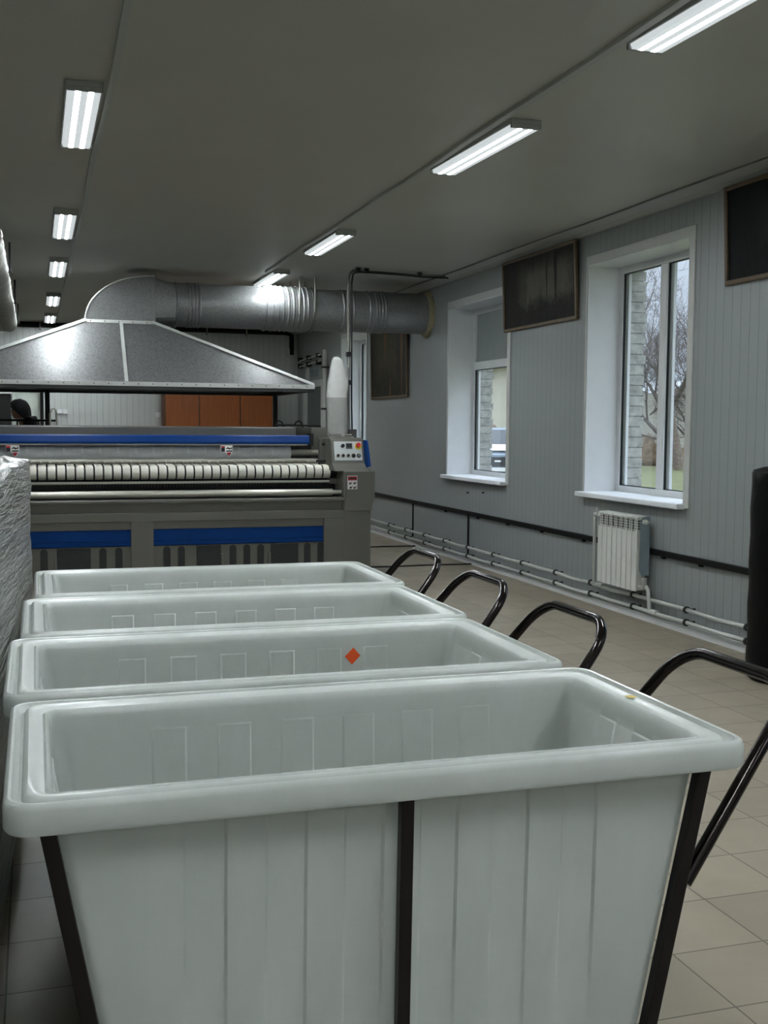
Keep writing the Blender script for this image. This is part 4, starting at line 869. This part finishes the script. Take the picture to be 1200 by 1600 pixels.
# concrete fence across the view
fa, fb = Vector((26, 50.5, ZG)), Vector((58, 36, ZG)); fd = (fb-fa).normalized(); fn = Vector((fd.y, -fd.x, 0))
fence = thing('concrete_fence', 'pale concrete panel fence beyond the grass outside the windows', 'fence', (fa+fb)/2)
L = (fb-fa).length; k = 0.0
while k < L-3:
    a, b = fa+fd*(k+0.06), fa+fd*(k+2.94)
    obj('fence_panel', MB().bar(a+Vector((0, 0, 1.7)), b+Vector((0, 0, 1.7)), 0.12, 3.4), 'concrete', fence)
    obj('fence_post', MB().bar(fa+fd*k, fa+fd*k+Vector((0, 0, 3.5)), 0.22, 0.22, (0, 1, 0)), 'concrete', fence); k += 3
def blob(name, c, sx_, sy_, sz, m, label, cat, seed, amp=0.35):
    mb = MB(); n, q = 14, 20; rings = []
    for i in range(n+1):
        th = PI/2*i/n*0.98; rg = []
        for j in range(q):
            ph = 2*PI*j/q; v = Vector((math.cos(th)*math.cos(ph), math.cos(th)*math.sin(ph), math.sin(th)))
            s_ = 1+amp*noise.noise(v*2.5+Vector((seed, 0, 0)))+0.12*noise.noise(v*9); rg.append((c[0]+v.x*sx_*s_, c[1]+v.y*sy_*s_, ZG-0.05+v.z*sz*s_))
        rings.append(rg)
    return tag(obj(name, mb.loft(rings, True, True, True), m, smooth=60), label, cat)
p = D(1008, 700, 51); blob('leaf_heap', (p.x, p.y), 0.9, 1.2, 1.25, 'leaves', 'brown heap of dry leaves on the grass outside the nearest window', 'heap', 1.0)
p = D(1072, 700, 49); blob('leaf_heap', (p.x, p.y), 1.2, 1.2, 0.75, 'leaves', 'low brown heap of dry leaves at the foot of the bare tree', 'heap', 5.0)
def tree(base, lean, height, seed, label, nbr=3, depth=6, r0=0.17):
    rr = random.Random(seed); r = thing('bare_tree', label, 'tree', base, 'bare trees outside'); tr, br = MB(), MB()
    def grow(p, d, ln, rad, lv):
        q = [p]; n = 4
        for i in range(n):
            d = (d+Vector((rr.uniform(-.14, .14), rr.uniform(-.14, .14), rr.uniform(-.02, .16)))).normalized(); q.append(q[-1]+d*ln/n)
        (tr if lv == 0 else br).tube(q, [rad*(1-0.42*i/n) for i in range(n+1)], 8 if lv < 2 else (5 if lv < 4 else 3), False)
        if lv >= depth: return
        for k in range(nbr if lv else nbr+2):
            t = 1.0 if k == 0 else rr.uniform(0.35, 1.0); s_ = q[min(n, int(t*n))]
            ax = d.orthogonal().normalized(); ax.rotate(Matrix.Rotation(rr.uniform(0, 2*PI), 3, d)); nd = (d*math.cos(0.75)+ax*math.sin(rr.uniform(0.45, 1.0))).normalized()
            grow(s_, nd, ln*rr.uniform(0.62, 0.82), max(rad*0.54*(0.85 if k else 1), 0.006), lv+1)
    grow(Vector(base), Vector(lean).normalized(), height, r0, 0)
    obj('trunk', tr, 'bark', r, smooth=60); obj('branches', br, 'twig', r, smooth=60)
p = D(1062, 706, 46); tree((p.x, p.y, ZG), (-0.16, 0.1, 1), 3.3, 11, 'bare tree with a leaning trunk outside the nearest window', 3, 7, 0.24)
p = D(1090, 700, 52); tree((p.x, p.y, ZG), (-0.1, 0, 1), 2.9, 23, 'dense bare tree behind the leaning one, right side of the nearest window', 3, 7, 0.14)
p = D(985, 700, 56); tree((p.x, p.y, ZG), (0.15, 0, 1), 3.4, 31, 'thin bare tree half hidden by the brick jamb of the nearest window', 3, 5, 0.14)
# wooded hill and roofs far behind
def hill_mb():
    rows = []
    for j in range(14):
        t = j/13; rg = []
        for i in range(60):
            a = math.radians(10+i*1.1); dist = 170+150*t; x, y = math.sin(a)*dist, math.cos(a)*dist
            h = 26*math.sin(min(1, t*1.3)*PI/2)*(0.62+0.30*(i-20)/40*1.2+0.25*noise.noise(Vector((i*0.13, 0, t))))+1.6*noise.noise(Vector((i*1.7, t*9, 3)))
            rg.append((x, y, ZG-2+max(0, h)))
        rows.append(rg)
    return MB().loft(rows, False)
struct('hills', hill_mb(), 'hill', smooth=70)
def house(c, ang, w, d, h, rh, label, m_roof='roofing'):
    r = thing('house', label, 'house', (c[0], c[1], ZG)); ca, sa = math.cos(ang), math.sin(ang)
    T = lambda x, y, z: (c[0]+x*ca-y*sa, c[1]+x*sa+y*ca, ZG+z)
    obj('wall', MB().hexa([T(-w/2, -d/2, 0), T(w/2, -d/2, 0), T(w/2, d/2, 0), T(-w/2, d/2, 0), T(-w/2, -d/2, h), T(w/2, -d/2, h), T(w/2, d/2, h), T(-w/2, d/2, h)]).add([T(-w/2, -d/2, h), T(w/2, -d/2, h), T(0, -d/2, h+rh), T(-w/2, d/2, h), T(w/2, d/2, h), T(0, d/2, h+rh)], [(0, 1, 2), (5, 4, 3), (0, 2, 5, 3), (1, 4, 5, 2), (0, 3, 4, 1)]), 'plaster', r)
    e = 0.5; mb = MB()
    for s_ in (-1, 1):
        k = rh/(w/2); a = [T(0, -d/2-e, h+rh+0.02), T(0, d/2+e, h+rh+0.02), T(s_*(w/2+e), d/2+e, h-k*e+0.02), T(s_*(w/2+e), -d/2-e, h-k*e+0.02)]
        mb.hexa(a+[(p[0], p[1], p[2]+0.16) for p in a])
    obj('roof', mb, m_roof, r)
    return r
p = D(806, 680, 64); house((p.x, p.y), -0.55, 7.0, 9.0, 3.4, 1.6, 'small pale outbuilding with a white gable edge outside the middle window', 'white')
p = D(1015, 600, 110); house((p.x, p.y), 0.4, 26, 10, 3.2, 2.8, 'long low house with a grey roof behind the fence')
p = D(776, 690, 44); blob('shrub', (p.x, p.y), 2.2, 1.2, 1.5, 'leaves', 'brownish shrub behind the car outside the middle window', 'shrub', 9.0)
# parked car, front towards the room
p = D(778, 700, 33); ca = thing('car', 'grey car parked outside the middle window, front towards the room', 'car', (p.x, p.y, ZG))
vd = Vector((p.x, p.y, 0)).normalized(); side = Vector((vd.y, -vd.x, 0))
def cpt(s_, l, z): q_ = Vector((p.x, p.y, ZG))+side*s_+vd*l; return (q_.x, q_.y, ZG+z)
def cprism(poly, s0, s1):
    n = len(poly); return MB().add([cpt(s0, *q_) for q_ in poly]+[cpt(s1, *q_) for q_ in poly], [tuple(range(n))[::-1], tuple(range(n, 2*n))]+[(i, (i+1) % n, n+(i+1) % n, n+i) for i in range(n)])
obj('car_body', cprism([(0, 0.28), (-0.06, 0.5), (0, 0.86), (0.25, 1.08), (1.2, 1.14), (1.9, 1.62), (3.2, 1.66), (3.9, 1.3), (4.1, 0.9), (4.0, 0.3)], -0.88, 0.88), 'carpaint', ca, 0.08, 40, 3) if False else obj('car_body', cprism([(0, 0.28), (-0.06, 0.5), (0, 0.86), (0.25, 1.08), (1.2, 1.14), (1.9, 1.62), (3.2, 1.66), (3.9, 1.3), (4.1, 0.9), (4.0, 0.3)], -0.88, 0.88), 'carpaint', ca, 0.08)
obj('bonnet', cprism([(0.06, 0.99), (0.27, 1.105), (1.15, 1.165), (1.15, 1.12), (0.27, 1.06)], -0.78, 0.78), 'trim', ca)  # pale colour imitates the sky reflected in the grey bonnet
obj('windscreen', cprism([(1.22, 1.18), (1.86, 1.60), (1.90, 1.56), (1.28, 1.15)], -0.74, 0.74), 'carglass', ca)
obj('grille', cprism([(-0.075, 0.52), (-0.03, 0.80), (0.05, 0.80), (0.05, 0.52)], -0.5, 0.5), 'black', ca)
obj('badge', cprism([(-0.085, 0.66), (-0.075, 0.70), (-0.06, 0.70), (-0.06, 0.66)], -0.09, 0.09), 'white', ca)
obj('number_plate', cprism([(-0.10, 0.38), (-0.10, 0.49), (-0.05, 0.49), (-0.05, 0.38)], -0.26, 0.26), 'signwhite', ca)
for s_ in (-0.7, 0.7):
    obj('headlight', cprism([(-0.05, 0.70), (-0.01, 0.84), (0.1, 0.84), (0.1, 0.70)], s_-0.14, s_+0.14), 'chrome', ca)
    for l in (0.75, 3.2):
        c0, c1 = cpt(s_-0.02, l, 0.32), cpt(s_+0.2*(1 if s_ > 0 else -1), l, 0.32); obj('wheel', MB().tube([c0, c1], 0.32, 20), 'rubber', ca, smooth=40)
